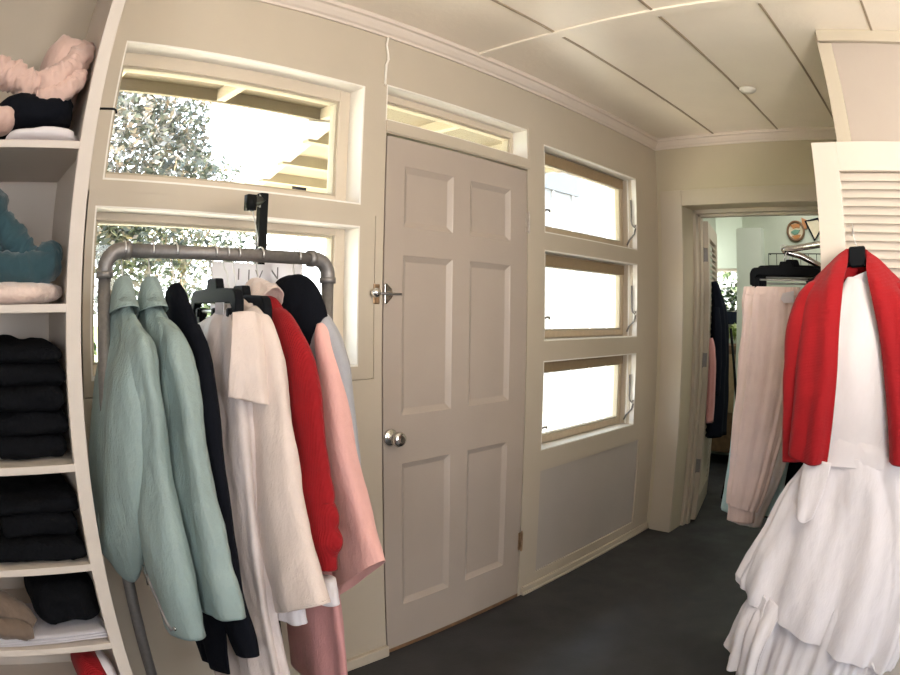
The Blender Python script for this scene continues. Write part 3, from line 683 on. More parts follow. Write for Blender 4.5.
# --- red knit with fleece collar
t = thing('red_sweater', (.808, YR, .8), 'red ribbed knit sweater with a pale fleece collar on the pipe rack', 'sweater')
loft([(.806, YR + .02, 1.410, .030, .016), (.806, YR, 1.385, .062, .024), (.806, YR - .02, 1.355, .095, .030), (.807, YR - .03, 1.310, .125, .033), (.808, YR - .03, 1.205, .14, .034), (.810, YR - .03, 0.955, .15, .034), (.810, YR - .02, 0.755, .155, .034)], 56, 44, .004, 5, 6, (.2, 1.)).build('body', M['red'], t, True)
loft([(.806, -.405, 1.372, .030, .022), (.807, -.446, 1.345, .048, .030), (.810, -.480, 1.305, .060, .035), (.812, -.510, 1.25, .068, .037), (.813, -.535, 1.18, .070, .039), (.813, -.552, 1.09, .068, .039), (.813, -.568, 1.0, .067, .039), (.814, -.580, .965, .066, .039), (.812, -.582, .945, .063, .037), (.815, -.590, .915, .069, .040), (.813, -.594, .885, .063, .038), (.815, -.600, .855, .066, .039), (.812, -.602, .825, .046, .032), (.812, -.602, .79, .044, .030)], 48, 64, .002, 3, 8, (.2, .6), 2., wrinkle=.006).build('sleeve', M['red'], t, True)
rs_ = t.children[-1]
loft([(.806, YR + .035, 1.443, .020, .022), (.804, YR + .02, 1.431, .048, .032), (.803, YR - .005, 1.402, .075, .038), (.802, YR - .03, 1.375, .092, .040)], 40, 18, .003, 5, 2, (.4, 1.), 2.2, hem=.02, wrinkle=.006, wfreq=24).build('collar', M['fleece'], t, True)
loft([(.815, -.602, 0.755, .036, .024), (.816, -.606, 0.720, .038, .024), (.818, -.610, 0.690, .036, .022)], 30, 12, .001, 3, 1).build('cuff', M['white'], rs_, True)
coat_hanger(.805, 1.415, 'wire-hooked hanger inside the red knit sweater', .11, .075)
# --- colour-block coat
t = thing('colour_block_coat', (.93, YR, .3), 'colour-block coat, black hood, grey body and salmon sleeve, at the right rack post', 'coat')
loft([(.916, YR + .03 + 0.04, 1.449, .022, .020), (.914, YR + .01 + 0.04, 1.435, .056, .034), (.912, YR - .015 + 0.04, 1.405, .098, .046), (.914, YR - .035 + 0.04, 1.360, .128, .052), (.918, YR - .045 + 0.04, 1.310, .135, .050), (.922, YR - .045 + 0.04, 1.265, .13, .044)], 56, 30, .004, 4, 7, (.2, 1.), 2.1, hem=.02, zshear=lambda p, t: .12 * t * -(p.y + .35)).build('hood', M['blackf'], t, True)
loft([(.928, YR - .045 + 0.04, 1.335, .090, .036), (.930, YR - .055 + 0.04, 1.275, .120, .040), (.932, YR - .06 + 0.04, 1.125, .125, .040), (.934, YR - .06 + 0.04, 0.975, .130, .039), (.934, YR - .05 + 0.04, 0.775, .135, .038)], 52, 36, .004, 5, 4, (.3, 1.)).build('body', M['grey'], t, True)
loft([(.926, -0.415, 1.360, .050, .034), (.932, -0.440, 1.315, .068, .040), (.940, -0.465, 1.245, .070, .042), (.948, -0.482, 1.125, .064, .040), (.957, -0.500, 0.975, .060, .036), (.964, -0.512, 0.875, .05, .030)], 44, 36, .003, 4, 9, (.2, 1.)).build('shoulder_panel', M['grey'], t, True)
loft([(.905, -.478, 1.352, .005, .008), (.908, -.488, 1.325, .018, .020), (.916, -.506, 1.225, .034, .028), (.922, -0.512, 1.135, .046, .034), (.932, -0.518, 1.025, .054, .038), (.950, -0.525, 0.925, .068, .038), (.954, -0.528, 0.835, .090, .038), (.956, -0.530, 0.765, .112, .038), (.957, -0.530, 0.717, .122, .038)], 52, 44, .003, 4, 3, (.1, 1.), 2.1,
     zshear=lambda p, t: -max(0, t - .6) * 2.5 * (.01 + (p.y + .56) * .85) if t > .6 else 0, wrinkle=.005).build('sleeve', M['pink'], t, True)
loft([(.932, YR - .05 + 0.04, 0.815, .125, .034), (.932, YR - .055 + 0.04, 0.675, .120, .034), (.930, YR - .06 + 0.04, 0.475, .135, .036), (.928, YR - .06 + 0.04, 0.275, .145, .038)], 48, 30, .007, 5, 2, (.5, 1.)).build('skirt_panel', M['rose'], t, True)
coat_hanger(.917, 1.452, 'wire-hooked hanger inside the colour-block coat', .11, .07)
# --- black display stand and paper sign behind the rack
t = thing('display_stand', (.889, -.2, 0), 'black steel face-out stand rising behind the pipe rack', 'stand')
MB().box((.877, -.212, .012), (.903, -.188, 1.712)).build('post', M['blackm'], t, bevel=.002)
a, b = Vector((.888, -.20, 1.692)), Vector((.773, -.345, 1.655))
ar = MB(); ar.tube([a, b], .0125, 4); ar.build('arm', M['blackm'], t)
dv = (b - a).normalized(); MB().box(b - Vector((.012, .012, .020)), b + Vector((.012, .012, .020))).build('end_cap', M['blackm'], t, True)
MB().box((.74, -.26, 0), (1.04, -.14, .012)).build('base_plate', M['blackm'], t, bevel=.003)
t = thing('plastic_tie', (.79, -.32, 1.64), 'thin clear plastic loop dangling from the black stand arm', 'loop')
MB().tube([(.800, -.312, 1.675), (.803, -.305, 1.64), (.822, -.29, 1.605), (.835, -.28, 1.575), (.835, -.28, 1.555), (.828, -.284, 1.550), (.824, -.285, 1.562), (.826, -.284, 1.585)], .002, 6).build('strand', M['wire'], t, True)
MB().tube([(.862, -.232, 1.695), (.850, -.245, 1.665), (.870, -.222, 1.668), (.875, -.215, 1.70), (.862, -.232, 1.70)], .0018, 6).build('loop', M['wire'], t, True)
def sign(nm, q, txt, label, sizes):
    """q: centre, rot about y (tilt), w, h"""
    c, tilt, w, h = Vector(q[0]), q[1], q[2], q[3]
    t = thing(nm, c, label, 'sign', 'paper signs behind the rack')
    R = Matrix.Rotation(tilt, 3, 'Y')
    m = MB(); m.box((-w / 2, -.001, -h / 2), (w / 2, .001, h / 2)); m.v = [c + R @ v for v in m.v]; m.build('sheet', M['paper'], t)
    for s, x, z, size in txt:
        cu = bpy.data.curves.new('lettering', 'FONT'); cu.body = s; cu.size = size; cu.align_x = 'CENTER'; cu.align_y = 'CENTER'; cu.extrude = .0004; cu.offset = -.0004
        tmp = bpy.data.objects.new('lettering', cu); C.objects.link(tmp); bpy.context.view_layer.update()
        me = bpy.data.meshes.new_from_object(tmp.evaluated_get(bpy.context.evaluated_depsgraph_get())); bpy.data.objects.remove(tmp)
        T = R.to_4x4() @ Matrix.Translation((x, -.0022, z)) @ Matrix.Rotation(PI / 2, 4, 'X')
        me.transform(T); me.materials.clear(); me.materials.append(M['ink'])
        o = bpy.data.objects.new('lettering', me); C.objects.link(o); o.parent = t
sign('paper_sign', ((.815, -.232, 1.445), .02, .185, .13), [('I', -.012, .033, .045), ('J', .020, .033, .042), ('V', .052, .033, .042)], 'white paper sign with thin grey letters behind the hangers', 1)
sign('paper_sign', ((.955, -.222, 1.455), .0, .125, .125), [('N', -.035, .030, .050)], 'pinkish white paper sign beside the black hood, one large grey letter', 1)

# ------------------------------------------------------------------ louvered door, cardigan and dress on the right
t = thing('door_2', (2.262, -1.378, .012), 'white louvered closet door with the red cardigan hung on it', 'door', None, 'structure')
t.rotation_euler = (0, 0, math.radians(-3.5))
def loc_box(mb, y0, y1, z0, z1, x0=-.017, x1=.017): return mb.box((x0, y0, z0), (x1, y1, z1))
def lbuild(mb, name, mat, **k):
    mb.v = [v + t.location for v in mb.v]; return mb.build(name, mat, t, **k)
DW = .74; z1 = 1.998
lbuild(loc_box(MB(), -.106, 0, 0, z1), 'stile', M['louv'], bevel=.002)
lbuild(loc_box(MB(), -DW, -DW + .106, 0, z1), 'stile', M['louv'], bevel=.002)
lbuild(loc_box(MB(), -DW + .106, -.106, z1 - .108, z1), 'rail', M['louv'], bevel=.002)
lbuild(loc_box(MB(), -DW + .106, -.106, .92, 1.02), 'rail', M['louv'], bevel=.002)
lbuild(loc_box(MB(), -DW + .106, -.106, 0, .16), 'rail', M['louv'], bevel=.002)
for za, zb in ((1.02, z1 - .108), (.16, .92)):
    n = int((zb - za) / .0292)
    for i in range(n):
        z = za + (i + .5) * (zb - za) / n
        lbuild(MB().add([(-.014, -DW + .104, z - .021), (-.014, -.104, z - .021), (.010, -.104, z + .012), (.010, -DW + .104, z + .012), (-.008, -DW + .104, z - .020), (-.008, -.104, z - .020), (.016, -.104, z + .012), (.016, -DW + .104, z + .012)],
              [(0, 1, 2, 3), (7, 6, 5, 4), (0, 4, 5, 1), (2, 6, 7, 3), (0, 3, 7, 4), (1, 5, 6, 2)]), 'slat', M['louv'])
tag(MB().box((2.30, -1.452, 1.83), (2.335, -1.428, 1.955)).build('wood_block', M['tan'], None, bevel=.002), 'small tan wooden block behind the top of the louvered door', 'block') if False else None

YC = -1.542
t = thing('dress_hanger', (2.165, YC, 1.60), 'black plastic hanger hooked on the louvered door holding the red cardigan', 'hanger')
MB().tube([(2.243, YC + .028, 1.672), (2.236, YC + .024, 1.700), (2.215, YC + .020, 1.708), (2.185, YC + .016, 1.695), (2.178, YC + .014, 1.665), (2.176, YC + .008, 1.64), (2.168, YC, 1.622)], .0022, 8).build('hook', M['wire'], t, True)
MB().prism([(YC - .034, 1.627), (YC + .030, 1.622), (YC + .034, 1.575), (YC + .026, 1.555), (YC - .028, 1.560), (YC - .036, 1.575)], 'x', 2.120, 2.150).build('neck_block', M['black'], t, bevel=.006)
MB().tube([(2.14, YC + .20, 1.50), (2.14, YC + .1, 1.548), (2.14, YC, 1.575), (2.14, YC - .1, 1.548), (2.14, YC - .20, 1.50)], .009, 10).build('shoulder_bar', M['black'], t, True)

t = thing('white_dress', (2.08, YC, .05), 'long white draped dress with a tank top under the red cardigan', 'dress')
loft([(2.115, YC, 1.522, .040, .018), (2.112, YC, 1.49, .062, .030), (2.105, YC - .002, 1.42, .105, .044), (2.095, YC - .006, 1.30, .150, .062), (2.090, YC - .012, 1.15, .160, .066), (2.088, YC - .018, 1.00, .165, .068), (2.088, YC - .018, .975, .168, .070)], 72, 44, .004, 6, 2, (.1, 1.), 2.2, hem=.01, wrinkle=.005).build('tank_top', M['white'], t, True)
MB().prism([(YC + .015, 1.523), (YC - .045, 1.545), (YC - .050, 1.500), (YC + .000, 1.500)], 'x', 2.094, 2.099).build('neck_label', M['paper'], t, bevel=.001)
loft([(2.086, YC - .018, 1.035, .150, .058), (2.086, YC - .018, .99, .168, .070), (2.085, YC - .020, .955, .180, .074), (2.084, YC - .020, .93, .186, .076)], 72, 20, .003, 5, 7, (.4, 1.), 2.2, None, hem=.01, wrinkle=.005, wfreq=10).build('waistband', M['white'], t, True)
up = lambda p, tt: (p.y - (YC + .28)) * .38 * max(0, tt - .35) / .65
loft([(2.088, -1.575, .958, .192, .070), (2.086, -1.583, .88, .248, .080), (2.080, -1.590, .78, .300, .090), (2.072, -1.598, .68, .345, .104), (2.065, -1.603, .58, .383, .116), (2.060, -1.606, .50, .402, .124), (2.060, -1.606, .455, .396, .126)], 200, 84, .017, 10, 3, (.06, 1.05), 2.1, zshear=up, hem=.03, wrinkle=.014, wfreq=6, skew=-2.6, sharp=.75).build('draped_overskirt', M['white'], t, True)
loft([(2.062, -1.60, .53, .26, .070), (2.066, -1.60, .45, .31, .106), (2.062, -1.605, .28, .315, .112), (2.058, -1.61, .16, .315, .115), (2.055, -1.62, .05, .32, .118)], 200, 44, .011, 22, 5, (.5, 1.), 2.1, hem=.02, wrinkle=.005, sharp=.6).build('underskirt', M['white'], t, True)
# swag of gathered cloth at the left hip of the drape
g = [[(2.11, -1.292, .50), (2.05, -1.280, .50), (1.995, -1.305, .50), (1.965, -1.360, .47)], [(2.12, -1.270, .40), (2.04, -1.252, .39), (1.965, -1.285, .37), (1.935, -1.360, .35)], [(2.12, -1.255, .31), (2.035, -1.235, .29), (1.955, -1.280, .26), (1.925, -1.365, .25)], [(2.12, -1.250, .25), (2.035, -1.230, .222), (1.948, -1.292, .165), (1.92, -1.375, .19)]]
sheet(g, 48, 34, .012, 14, 5, (.016, 3)).build('gathered_swag', M['white'], t, True, solid=.003)
g = [[(2.00, -1.330, .49), (1.97, -1.370, .47), (1.955, -1.430, .44)], [(1.955, -1.315, .34), (1.915, -1.355, .32), (1.905, -1.410, .30)], [(1.955, -1.325, .20), (1.905, -1.365, .14), (1.90, -1.410, .20)]]
sheet(g, 30, 30, .008, 16, 9, (.012, 2)).build('gathered_swag', M['white'], t, True, solid=.003)
g = [[(2.005, -1.395, .965), (1.992, -1.44, .955), (1.985, -1.50, .95)], [(1.985, -1.395, .86), (1.970, -1.44, .85), (1.972, -1.49, .86)], [(1.970, -1.40, .775), (1.955, -1.435, .755), (1.962, -1.465, .775)]]
sheet(g, 18, 22, .004, 18, 2, (.006, 1.5)).build('sash_tail', M['white'], t, True, solid=.003)

t = thing('red_cardigan', (2.06, YC, .95), 'red open-front knit cardigan worn over the white dress on the louvered door', 'cardigan')
def mir(p, s): return (p[0], YC + s * (p[1] - YC), p[2])
for s in (1, -1):
    hem = 0 if s > 0 else .01
    g = [[(2.122, -1.505, 1.612), (2.110, -1.47, 1.590), (2.115, -1.43, 1.558), (2.125, -1.385, 1.522)],
         [(2.075, -1.510, 1.565), (2.060, -1.46, 1.545), (2.072, -1.41, 1.510), (2.105, -1.355, 1.475)],
         [(2.035, -1.500, 1.505), (2.020, -1.45, 1.480), (2.035, -1.39, 1.450), (2.080, -1.338, 1.42)],
         [(2.010, -1.488, 1.355), (1.996, -1.44, 1.345), (2.010, -1.38, 1.335), (2.055, -1.328, 1.32)],
         [(2.000, -1.488, 1.205), (1.986, -1.44, 1.20), (2.000, -1.38, 1.195), (2.045, -1.322, 1.19)],
         [(1.996, -1.486, 1.075), (1.982, -1.43, 1.07), (1.994, -1.375, 1.07), (2.036, -1.322, 1.075)],
         [(1.992, -1.484, .948), (1.978, -1.43, .940), (1.990, -1.372, .946), (2.030, -1.325, .972)]]
    g = [[mir(p, s) for p in r] for r in g]
    if s < 0: g = [[(p[0], p[1] - .010 - .20 * max(0, 1.5 - p[2]) , p[2] + .03 * (1.5 - p[2])) for p in r] for r in g]
    sheet(g, 34, 60, .006, 9, 3 + s, (.012, 2.0)).build('front_panel', M['redc'], t, True, solid=.006)
    sl = [(2.112, -1.415, 1.495, .03, .026), (2.105, -1.375, 1.468, .044, .036), (2.095, -1.345, 1.41, .050, .044), (2.088, -1.326, 1.33, .050, .048), (2.085, -1.322, 1.22, .048, .048), (2.082, -1.324, 1.10, .044, .046), (2.080, -1.332, 1.0, .040, .042), (2.075, -1.338, .925, .036, .036)]
    sl = [(k[0], YC + s * (k[1] - YC), k[2], k[3], k[4]) for k in sl]
    loft(sl, 40, 44, .003, 4, 5 + s, (.2, 1.), 2., wrinkle=.007).build('sleeve', M['redc'], t, True)
g = [[(2.120, YC + .045, 1.612), (2.165, YC, 1.628), (2.120, YC - .045, 1.612)], [(2.110, YC + .048, 1.585), (2.178, YC, 1.575), (2.110, YC - .048, 1.585)], [(2.12, YC + .09, 1.54), (2.185, YC, 1.50), (2.12, YC - .09, 1.54)]]
sheet(g, 24, 14, .003, 12, 2).build('back_neck', M['redc'], t, True, solid=.005)
sheet([[(2.16, YC + .20, 1.51), (2.185, YC, 1.53), (2.16, YC - .20, 1.51)], [(2.185, YC + .21, 1.2), (2.19, YC, 1.2), (2.185, YC - .21, 1.2)], [(2.19, YC + .21, .93), (2.195, YC, .93), (2.19, YC - .21, .93)]], 24, 30, .004, 9, 5, (.006, 3)).build('back_panel', M['redc'], t, True, solid=.005)

# ------------------------------------------------------------------ chrome rack with joggers in front of the doorway
t = thing('chrome_rack', (2.75, -1.37, 0), 'chrome clothes rail with a looped end between the doorway and the louvered door', 'clothes rack')
zc = 1.677
MB().tube([(2.67, -1.385, 1.694), (2.68, -1.30, 1.692), (2.72, -1.17, 1.680), (2.738, -1.120, zc), (2.752, -1.102, zc - .002), (2.766, -1.118, zc - .010), (2.785, -1.18, 1.652), (2.81, -1.29, 1.603), (2.83, -1.38, 1.565)], .0145, 16).build('rail', M['chrome'], t, True)
MB().cyl((2.83, -1.38, .02), (2.83, -1.38, 1.57), .014, 16).build('post', M['chrome'], t, True)
MB().cyl((2.67, -1.385, .02), (2.67, -1.385, 1.70), .014, 16).build('post', M['chrome'], t, True)
MB().box((2.45, -1.42, 0), (3.0, -1.34, .02)).build('base', M['chrome'], t, bevel=.004)
def rack_hook(x, y, z):
    return [(x, y + .017, zc - .004), (x, y + .014, zc + .014), (x, y, zc + .019), (x, y - .014, zc + .013), (x, y - .017, zc - .005), (x, y - .008, zc - .025), (x, y, zc - .04), (x, y, z)]
yh = -1.105
for i, (x, dy, dz, lab) in enumerate(((2.735, 0, 0, 'black clip hanger holding the blush joggers, nearest on the chrome rail'), (2.775, -.02, .012, 'middle black clip hanger on the chrome rail, right behind the joggers'), (2.815, .015, -.012, 'furthest black clip hanger on the chrome rail, with the pale blue trousers'))):
    clip_hanger((x, yh + dy - .01, 1.582 + dz), (-.06, 1, 0), .175, lab, 'clip hangers on the chrome rail', rack_hook(x, yh + dy * .2, 1.61 + dz), (-.66, .80))
t = thing('blush_joggers', (2.735, -1.04, .45), 'blush pink joggers with elastic cuffs hanging before the doorway', 'joggers')
loft([(2.735, -1.045, 1.514, .134, .016), (2.734, -1.045, 1.49, .136, .034), (2.732, -1.044, 1.44, .140, .046), (2.731, -1.043, 1.36, .142, .050), (2.730, -1.038, 1.25, .142, .052), (2.726, -1.028, 1.12, .138, .052), (2.722, -1.018, 1.0, .130, .050), (2.720, -1.005, .86, .120, .050), (2.720, -.992, .72, .108, .050), (2.720, -.98, .60, .094, .048), (2.720, -.972, .550, .082, .042)], 110, 80, .007, 13, 6, (.9, .5), 2.2, wrinkle=.010).build('leg', M['blush2'], t, True)
loft([(2.720, -.972, .565, .080, .038), (2.721, -.972, .545, .070, .034), (2.721, -.972, .482, .070, .033)], 64, 14, .0015, 16, 2, (1., 1.), 2.1, wrinkle=.002).build('ankle_cuff', M['blush2'], t, True)
loft([(2.735, -1.045, 1.516, .136, .019), (2.734, -1.045, 1.478, .139, .038)], 84, 8, .002, 20, 2, (1., 1.), 2.2, wrinkle=.001, hem=.01).build('waistband', M['blush2'], t, True)
loft([(2.760, -1.075, 1.25, .12, .04), (2.762, -1.07, 1.0, .12, .04), (2.762, -1.04, .72, .10, .04), (2.760, -.995, .54, .085, .035), (2.758, -.985, .46, .078, .03)], 48, 40, .005, 6, 8, (.4, .8)).build('leg', M['white'], t, True)
MB().prism([(-1.165, 1.498), (-1.112, 1.488), (-1.102, 1.462), (-1.119, 1.447), (-1.165, 1.450)], 'x', 2.672, 2.675).build('price_tag', M['paper'], t)
t = thing('blue_trousers', (2.83, -1.0, .5), 'pale blue trousers hanging just behind the blush joggers', 'trousers')
loft([(2.82, -1.04, 1.498, .135, .018), (2.82, -1.04, 1.40, .145, .034), (2.82, -1.03, 1.2, .155, .036)], 48, 20, .004, 6, 3, (.4, 1.)).build('hips', M['sky'], t, True)
loft([(2.82, -.985, 1.22, .11, .034), (2.82, -.972, .95, .115, .036), (2.82, -.950, .70, .110, .036), (2.82, -.925, .485, .100, .034)], 48, 40, .005, 6, 5, (.4, 1.)).build('leg', M['sky'], t, True)
loft([(2.825, -1.11, 1.22, .08, .034), (2.825, -1.10, .95, .08, .036), (2.825, -1.07, .70, .08, .036), (2.825, -1.05, .50, .08, .034)], 40, 36, .005, 6, 6, (.4, 1.)).build('leg', M['sky'], t, True)
t = thing('black_trousers', (2.9, -1.15, .5), 'black trousers at the back of the chrome rail', 'trousers')
loft([(2.885, -1.16, 1.50, .13, .02), (2.885, -1.16, 1.3, .15, .03), (2.885, -1.15, 1.1, .155, .03)], 44, 20, .004, 6, 3, (.4, 1.)).build('hips', M['blackf'], t, True)
for y in (-1.07, -1.22):
    loft([(2.885, y, 1.13, .085, .03), (2.885, y + .01, .9, .085, .03), (2.885, y + .02, .47, .085, .03)], 40, 30, .004, 6, y * 9, (.4, 1.)).build('leg', M['blackf'], t, True)

# ------------------------------------------------------------------ the room beyond the doorway
t = thing('door_3', (3.985, -.228, .02), 'louvered door leaf standing open into the next room', 'door', None, 'structure')
t.rotation_euler = (0, 0, math.radians(15.5))
def leaf_build(mb, name, mat, **k):
    mb.v = [v + t.location for v in mb.v]; return mb.build(name, mat, t, **k)
leaf_build(MB().box((0, -.017, 0), (.09, .017, 1.98)), 'stile', M['trim'], bevel=.002)
leaf_build(MB().box((.60, -.017, 0), (.69, .017, 1.98)), 'stile', M['trim'], bevel=.002)
for za, zb in ((1.88, 1.98), (.93, 1.03), (0, .15)): leaf_build(MB().box((.09, -.017, za), (.60, .017, zb)), 'rail', M['trim'])
for za, zb in ((1.03, 1.88), (.15, .93)):
    n = int((zb - za) / .040)
    for i in range(n):
        z = za + (i + .5) * (zb - za) / n
        leaf_build(MB().add([(.088, -.014, z - .018), (.602, -.014, z - .018), (.602, .010, z + .016), (.088, .010, z + .016), (.088, -.009, z - .021), (.602, -.009, z - .021), (.602, .015, z + .014), (.088, .015, z + .014)],
                 [(0, 1, 2, 3), (7, 6, 5, 4), (0, 4, 5, 1), (2, 6, 7, 3), (0, 3, 7, 4), (1, 5, 6, 2)]), 'slat', M['trim'])
for z in (1.76, 1.08, .38):
    h = MB(); h.cyl((-.008, .022, z - .05), (-.008, .022, z + .05), .008, 10); h.box((-.0025, -.012, z - .045), (.001, .017, z + .045)); leaf_build(h, 'hinge', M['pipe'])
XF = 6.2
holed_wall('wall_far', M['mint'], -2.6, .9, 0, H, [(.22, .66, 1.42, 1.86)], XF, XF + .12, 'y')
struct('wall_mint', MB().box((5.2, -2.6, 0), (5.3, -.10, H)), M['mint'])
struct('wall_pale', MB().box((5.1, -.30, 0), (5.2, -.072, 2.105)), M['mintw'])
struct('wall_next_right', MB().box((XE + .2, -2.72, 0), (XF + .12, -2.6, H)), M['mint'])
struct('wall_next_left', MB().box((XE + .2, .04, 0), (4.9, .14, H)).box((4.8, .14, 0), (4.9, .9, H)).box((4.8, .9, 0), (XF + .12, 1.0, H)), M['mint'])
struct('ceiling_next', MB().box((XE + .2, -2.72, H), (XF + .12, 1.0, H + .06)), M['ceil'])
struct('floor_next', MB().box((XE + .2, 0, -.08), (XF + .12, 1.0, 0)), M['floor'])
t = thing('window_9', (XF + .05, .44, 1.42), 'small window with foliage at the end of the next room', 'window', None, 'structure')
f = MB(); x0 = XF + .03
for q in (((x0, .22, 1.42), (x0 + .05, .25, 1.86)), ((x0, .63, 1.42), (x0 + .05, .66, 1.86)), ((x0, .22, 1.42), (x0 + .05, .66, 1.45)), ((x0, .22, 1.83), (x0 + .05, .66, 1.86))): f.box(*q)
f.build('window_frame', M['sashp'], t)
MB().box((x0 + .02, .25, 1.45), (x0 + .024, .63, 1.83)).build('pane', M['glass'], t)
def leaves(c, size, n, s, mat_, seed, shell=.45):
    r = random.Random(seed); mb = MB()
    for i in range(n):
        while True:
            d = Vector((r.uniform(-1, 1), r.uniform(-1, 1), r.uniform(-1, 1)))
            if shell < d.length < 1: break
        k = 1 + .3 * mnoise.noise(d * 2.2 + Vector((seed, 0, 0)))
        p = Vector(c) + Vector((d.x * size[0] * k, d.y * size[1] * k, d.z * size[2] * k))
        a = Vector((r.gauss(0, 1), r.gauss(0, 1), r.gauss(0, .7))).normalized(); b = a.orthogonal().normalized(); b = (b * math.cos(r.random() * 6) + a.cross(b) * math.sin(r.random() * 6)).normalized()
        w = s * r.uniform(.6, 1.3)
        mb.add([p - a * w, p + b * w * .38, p + a * w, p - b * w * .38], [(0, 1, 2, 3)])
    return mb
t = thing('window_planter', (6.1, .42, 1.26), 'dark planter box with a leafy plant below the far window', 'planter')
MB().box((6.03, .15, 1.31), (6.18, .70, 1.43)).build('box', M['navy'], t, bevel=.004)
leaves((6.11, .40, 1.55), (.05, .22, .16), 260, .032, M['leafB'], 3).build('foliage', M['leafB'], t)
t = thing('wooden_sideboard', (5.9, .4, 0), 'brown wooden sideboard under the far window', 'sideboard')
MB().box((5.72, -.02, 1.08), (6.19, .88, 1.12)).build('top', M['dwood'], t, bevel=.004)
MB().box((5.76, 0, .12), (6.19, .86, 1.08)).build('carcass', M['dwood'], t)
for y in (.03, .32, .61): MB().box((5.745, y, .5), (5.76, y + .24, 1.04)).build('drawer', M['tan'], t, bevel=.004)
for y in (.02, .80): MB().box((5.78, y, 0), (5.84, y + .05, .12)).build('leg', M['dwood'], t)
t = thing('potted_plant', (5.85, .1, 1.12), 'pale green potted plant on the brown sideboard', 'plant')
MB().lathe([(.0, 0), (.05, 0), (.065, .09), (.058, .09), (.0, .08)], (5.88, .14, 1.12), (0, 0, 1), 20).build('pot', M['cerac'], t, True)
leaves((5.88, .14, 1.24), (.10, .18, .07), 220, .045, M['lawn'], 5, .1).build('foliage', M['lawn'], t)
# coats hung on the open leaf
t = thing('navy_coat', (4.32, -.22, .6), 'long navy coat hanging on the open louvered leaf', 'coat')
loft([(4.24, -.190, 1.62, .02, .02), (4.27, -.200, 1.50, .04, .06), (4.31, -.205, 1.35, .05, .10), (4.34, -.205, 1.0, .055, .13), (4.34, -.210, .55, .06, .15)], 44, 36, .006, 6, 3, (.3, 1.)).build('body', M['navy'], t, True)
loft([(4.22, -.215, 1.44, .02, .03), (4.20, -.230, 1.30, .028, .04), (4.19, -.240, 1.1, .03, .045), (4.19, -.245, .85, .03, .045)], 30, 30, .003, 4, 5, (.3, 1.)).build('sleeve', M['navy'], t, True)
t = thing('mauve_cardigan', (4.09, -.25, .75), 'dusky pink cardigan hanging in front of the navy coat', 'cardigan')
loft([(4.085, -.226, 1.24, .012, .02), (4.085, -.236, 1.15, .022, .035), (4.085, -.242, .95, .026, .045), (4.085, -.244, .68, .026, .05)], 36, 30, .004, 5, 2, (.3, 1.)).build('body', M['rose'], t, True)
t = thing('folding_tripod', (4.6, -.28, 0), 'black crossed folding stand seen through the doorway', 'stand')
MB().tube([(4.52, -.22, 1.30), (4.62, -.36, 0.012)], .011, 8).build('leg', M['blackm'], t, True)
MB().tube([(4.52, -.35, 1.15), (4.62, -.21, 0.012)], .011, 8).build('leg', M['blackm'], t, True)
# wall plates and wire shelf on the mint wall
def plate(y, z, r, ring, label):
    t = thing('wall_plate', (5.185, y, z), label, 'wall plate')
    MB().lathe([(.0, .0), (r, .004), (r, .014), (r * .86, .012), (r * .8, .008), (.0, .008)], (5.2, y, z), (-1, 0, 0), 36).build('plate', M['cerac'], t, True)
    m = MB(); m.tube([(5.185, y + r * .93 * math.cos(a), z + r * .93 * math.sin(a)) for a in [2 * PI * i / 30 for i in range(30)]], .010, 8, True); m.build('rim', M['dwood'], t, True)
    m = MB(); m.prism([(y - r * .5, z + r * .75), (y + r * .6, z + r * .62), (y + r * .3, z + r * .2), (y - r * .1, z + r * .35), (y - r * .45, z + r * .3)], 'x', 5.184, 5.192); m.build('orange_patch', M['cera'], t)
    m = MB(); m.prism([(y + r * .6, z - r * .1), (y + r * .1, z + r * .15), (y - r * .5, z + r * .1), (y - r * .2, z - r * .3), (y + r * .2, z - r * .4)], 'x', 5.183, 5.192); m.build('green_patch', M['cerag'], t)
    m = MB(); m.prism([(y + r * .5, z - r * .5), (y - r * .55, z - r * .35), (y - r * .3, z - r * .72), (y + r * .1, z - r * .82)], 'x', 5.184, 5.192); m.build('orange_patch', M['cera'], t)
plate(-.605, 2.086, .083, 1, 'round glazed plate with orange and green patches on the mint wall')
t = thing('wall_ornament', (5.19, -.78, 2.1), 'pointed dark-rimmed ornament on the mint wall beside the round plate', 'ornament')
oc = [(-.70, 2.165), (-.82, 2.185), (-.86, 2.12), (-.78, 2.01)]
MB().prism(oc, 'x', 5.182, 5.2).build('body', M['cerac'], t, bevel=.004)
MB().tube([(5.18, *q) for q in oc], .010, 8, True).build('rim', M['navy'], t, True)
MB().prism([(-.665, 2.195), (-.715, 2.175), (-.705, 2.10), (-.67, 2.115)], 'x', 5.184, 5.2).build('orange_tip', M['cera'], t)
t = thing('wire_shelf', (5.15, -.6, 1.86), 'thin black wire shelf on the mint wall under the plate', 'shelf')
for z in (1.895, 1.80):
    MB().tube([(5.195, -.36, z), (5.12, -.36, z), (5.12, -.95, z), (5.195, -.95, z)], .004, 6).build('wire', M['blackm'], t)
for y in [-.36 - .0737 * i for i in range(9)]:
    MB().cyl((5.12, y, 1.80), (5.12, y, 1.895), .0028, 6).build('upright', M['blackm'], t)

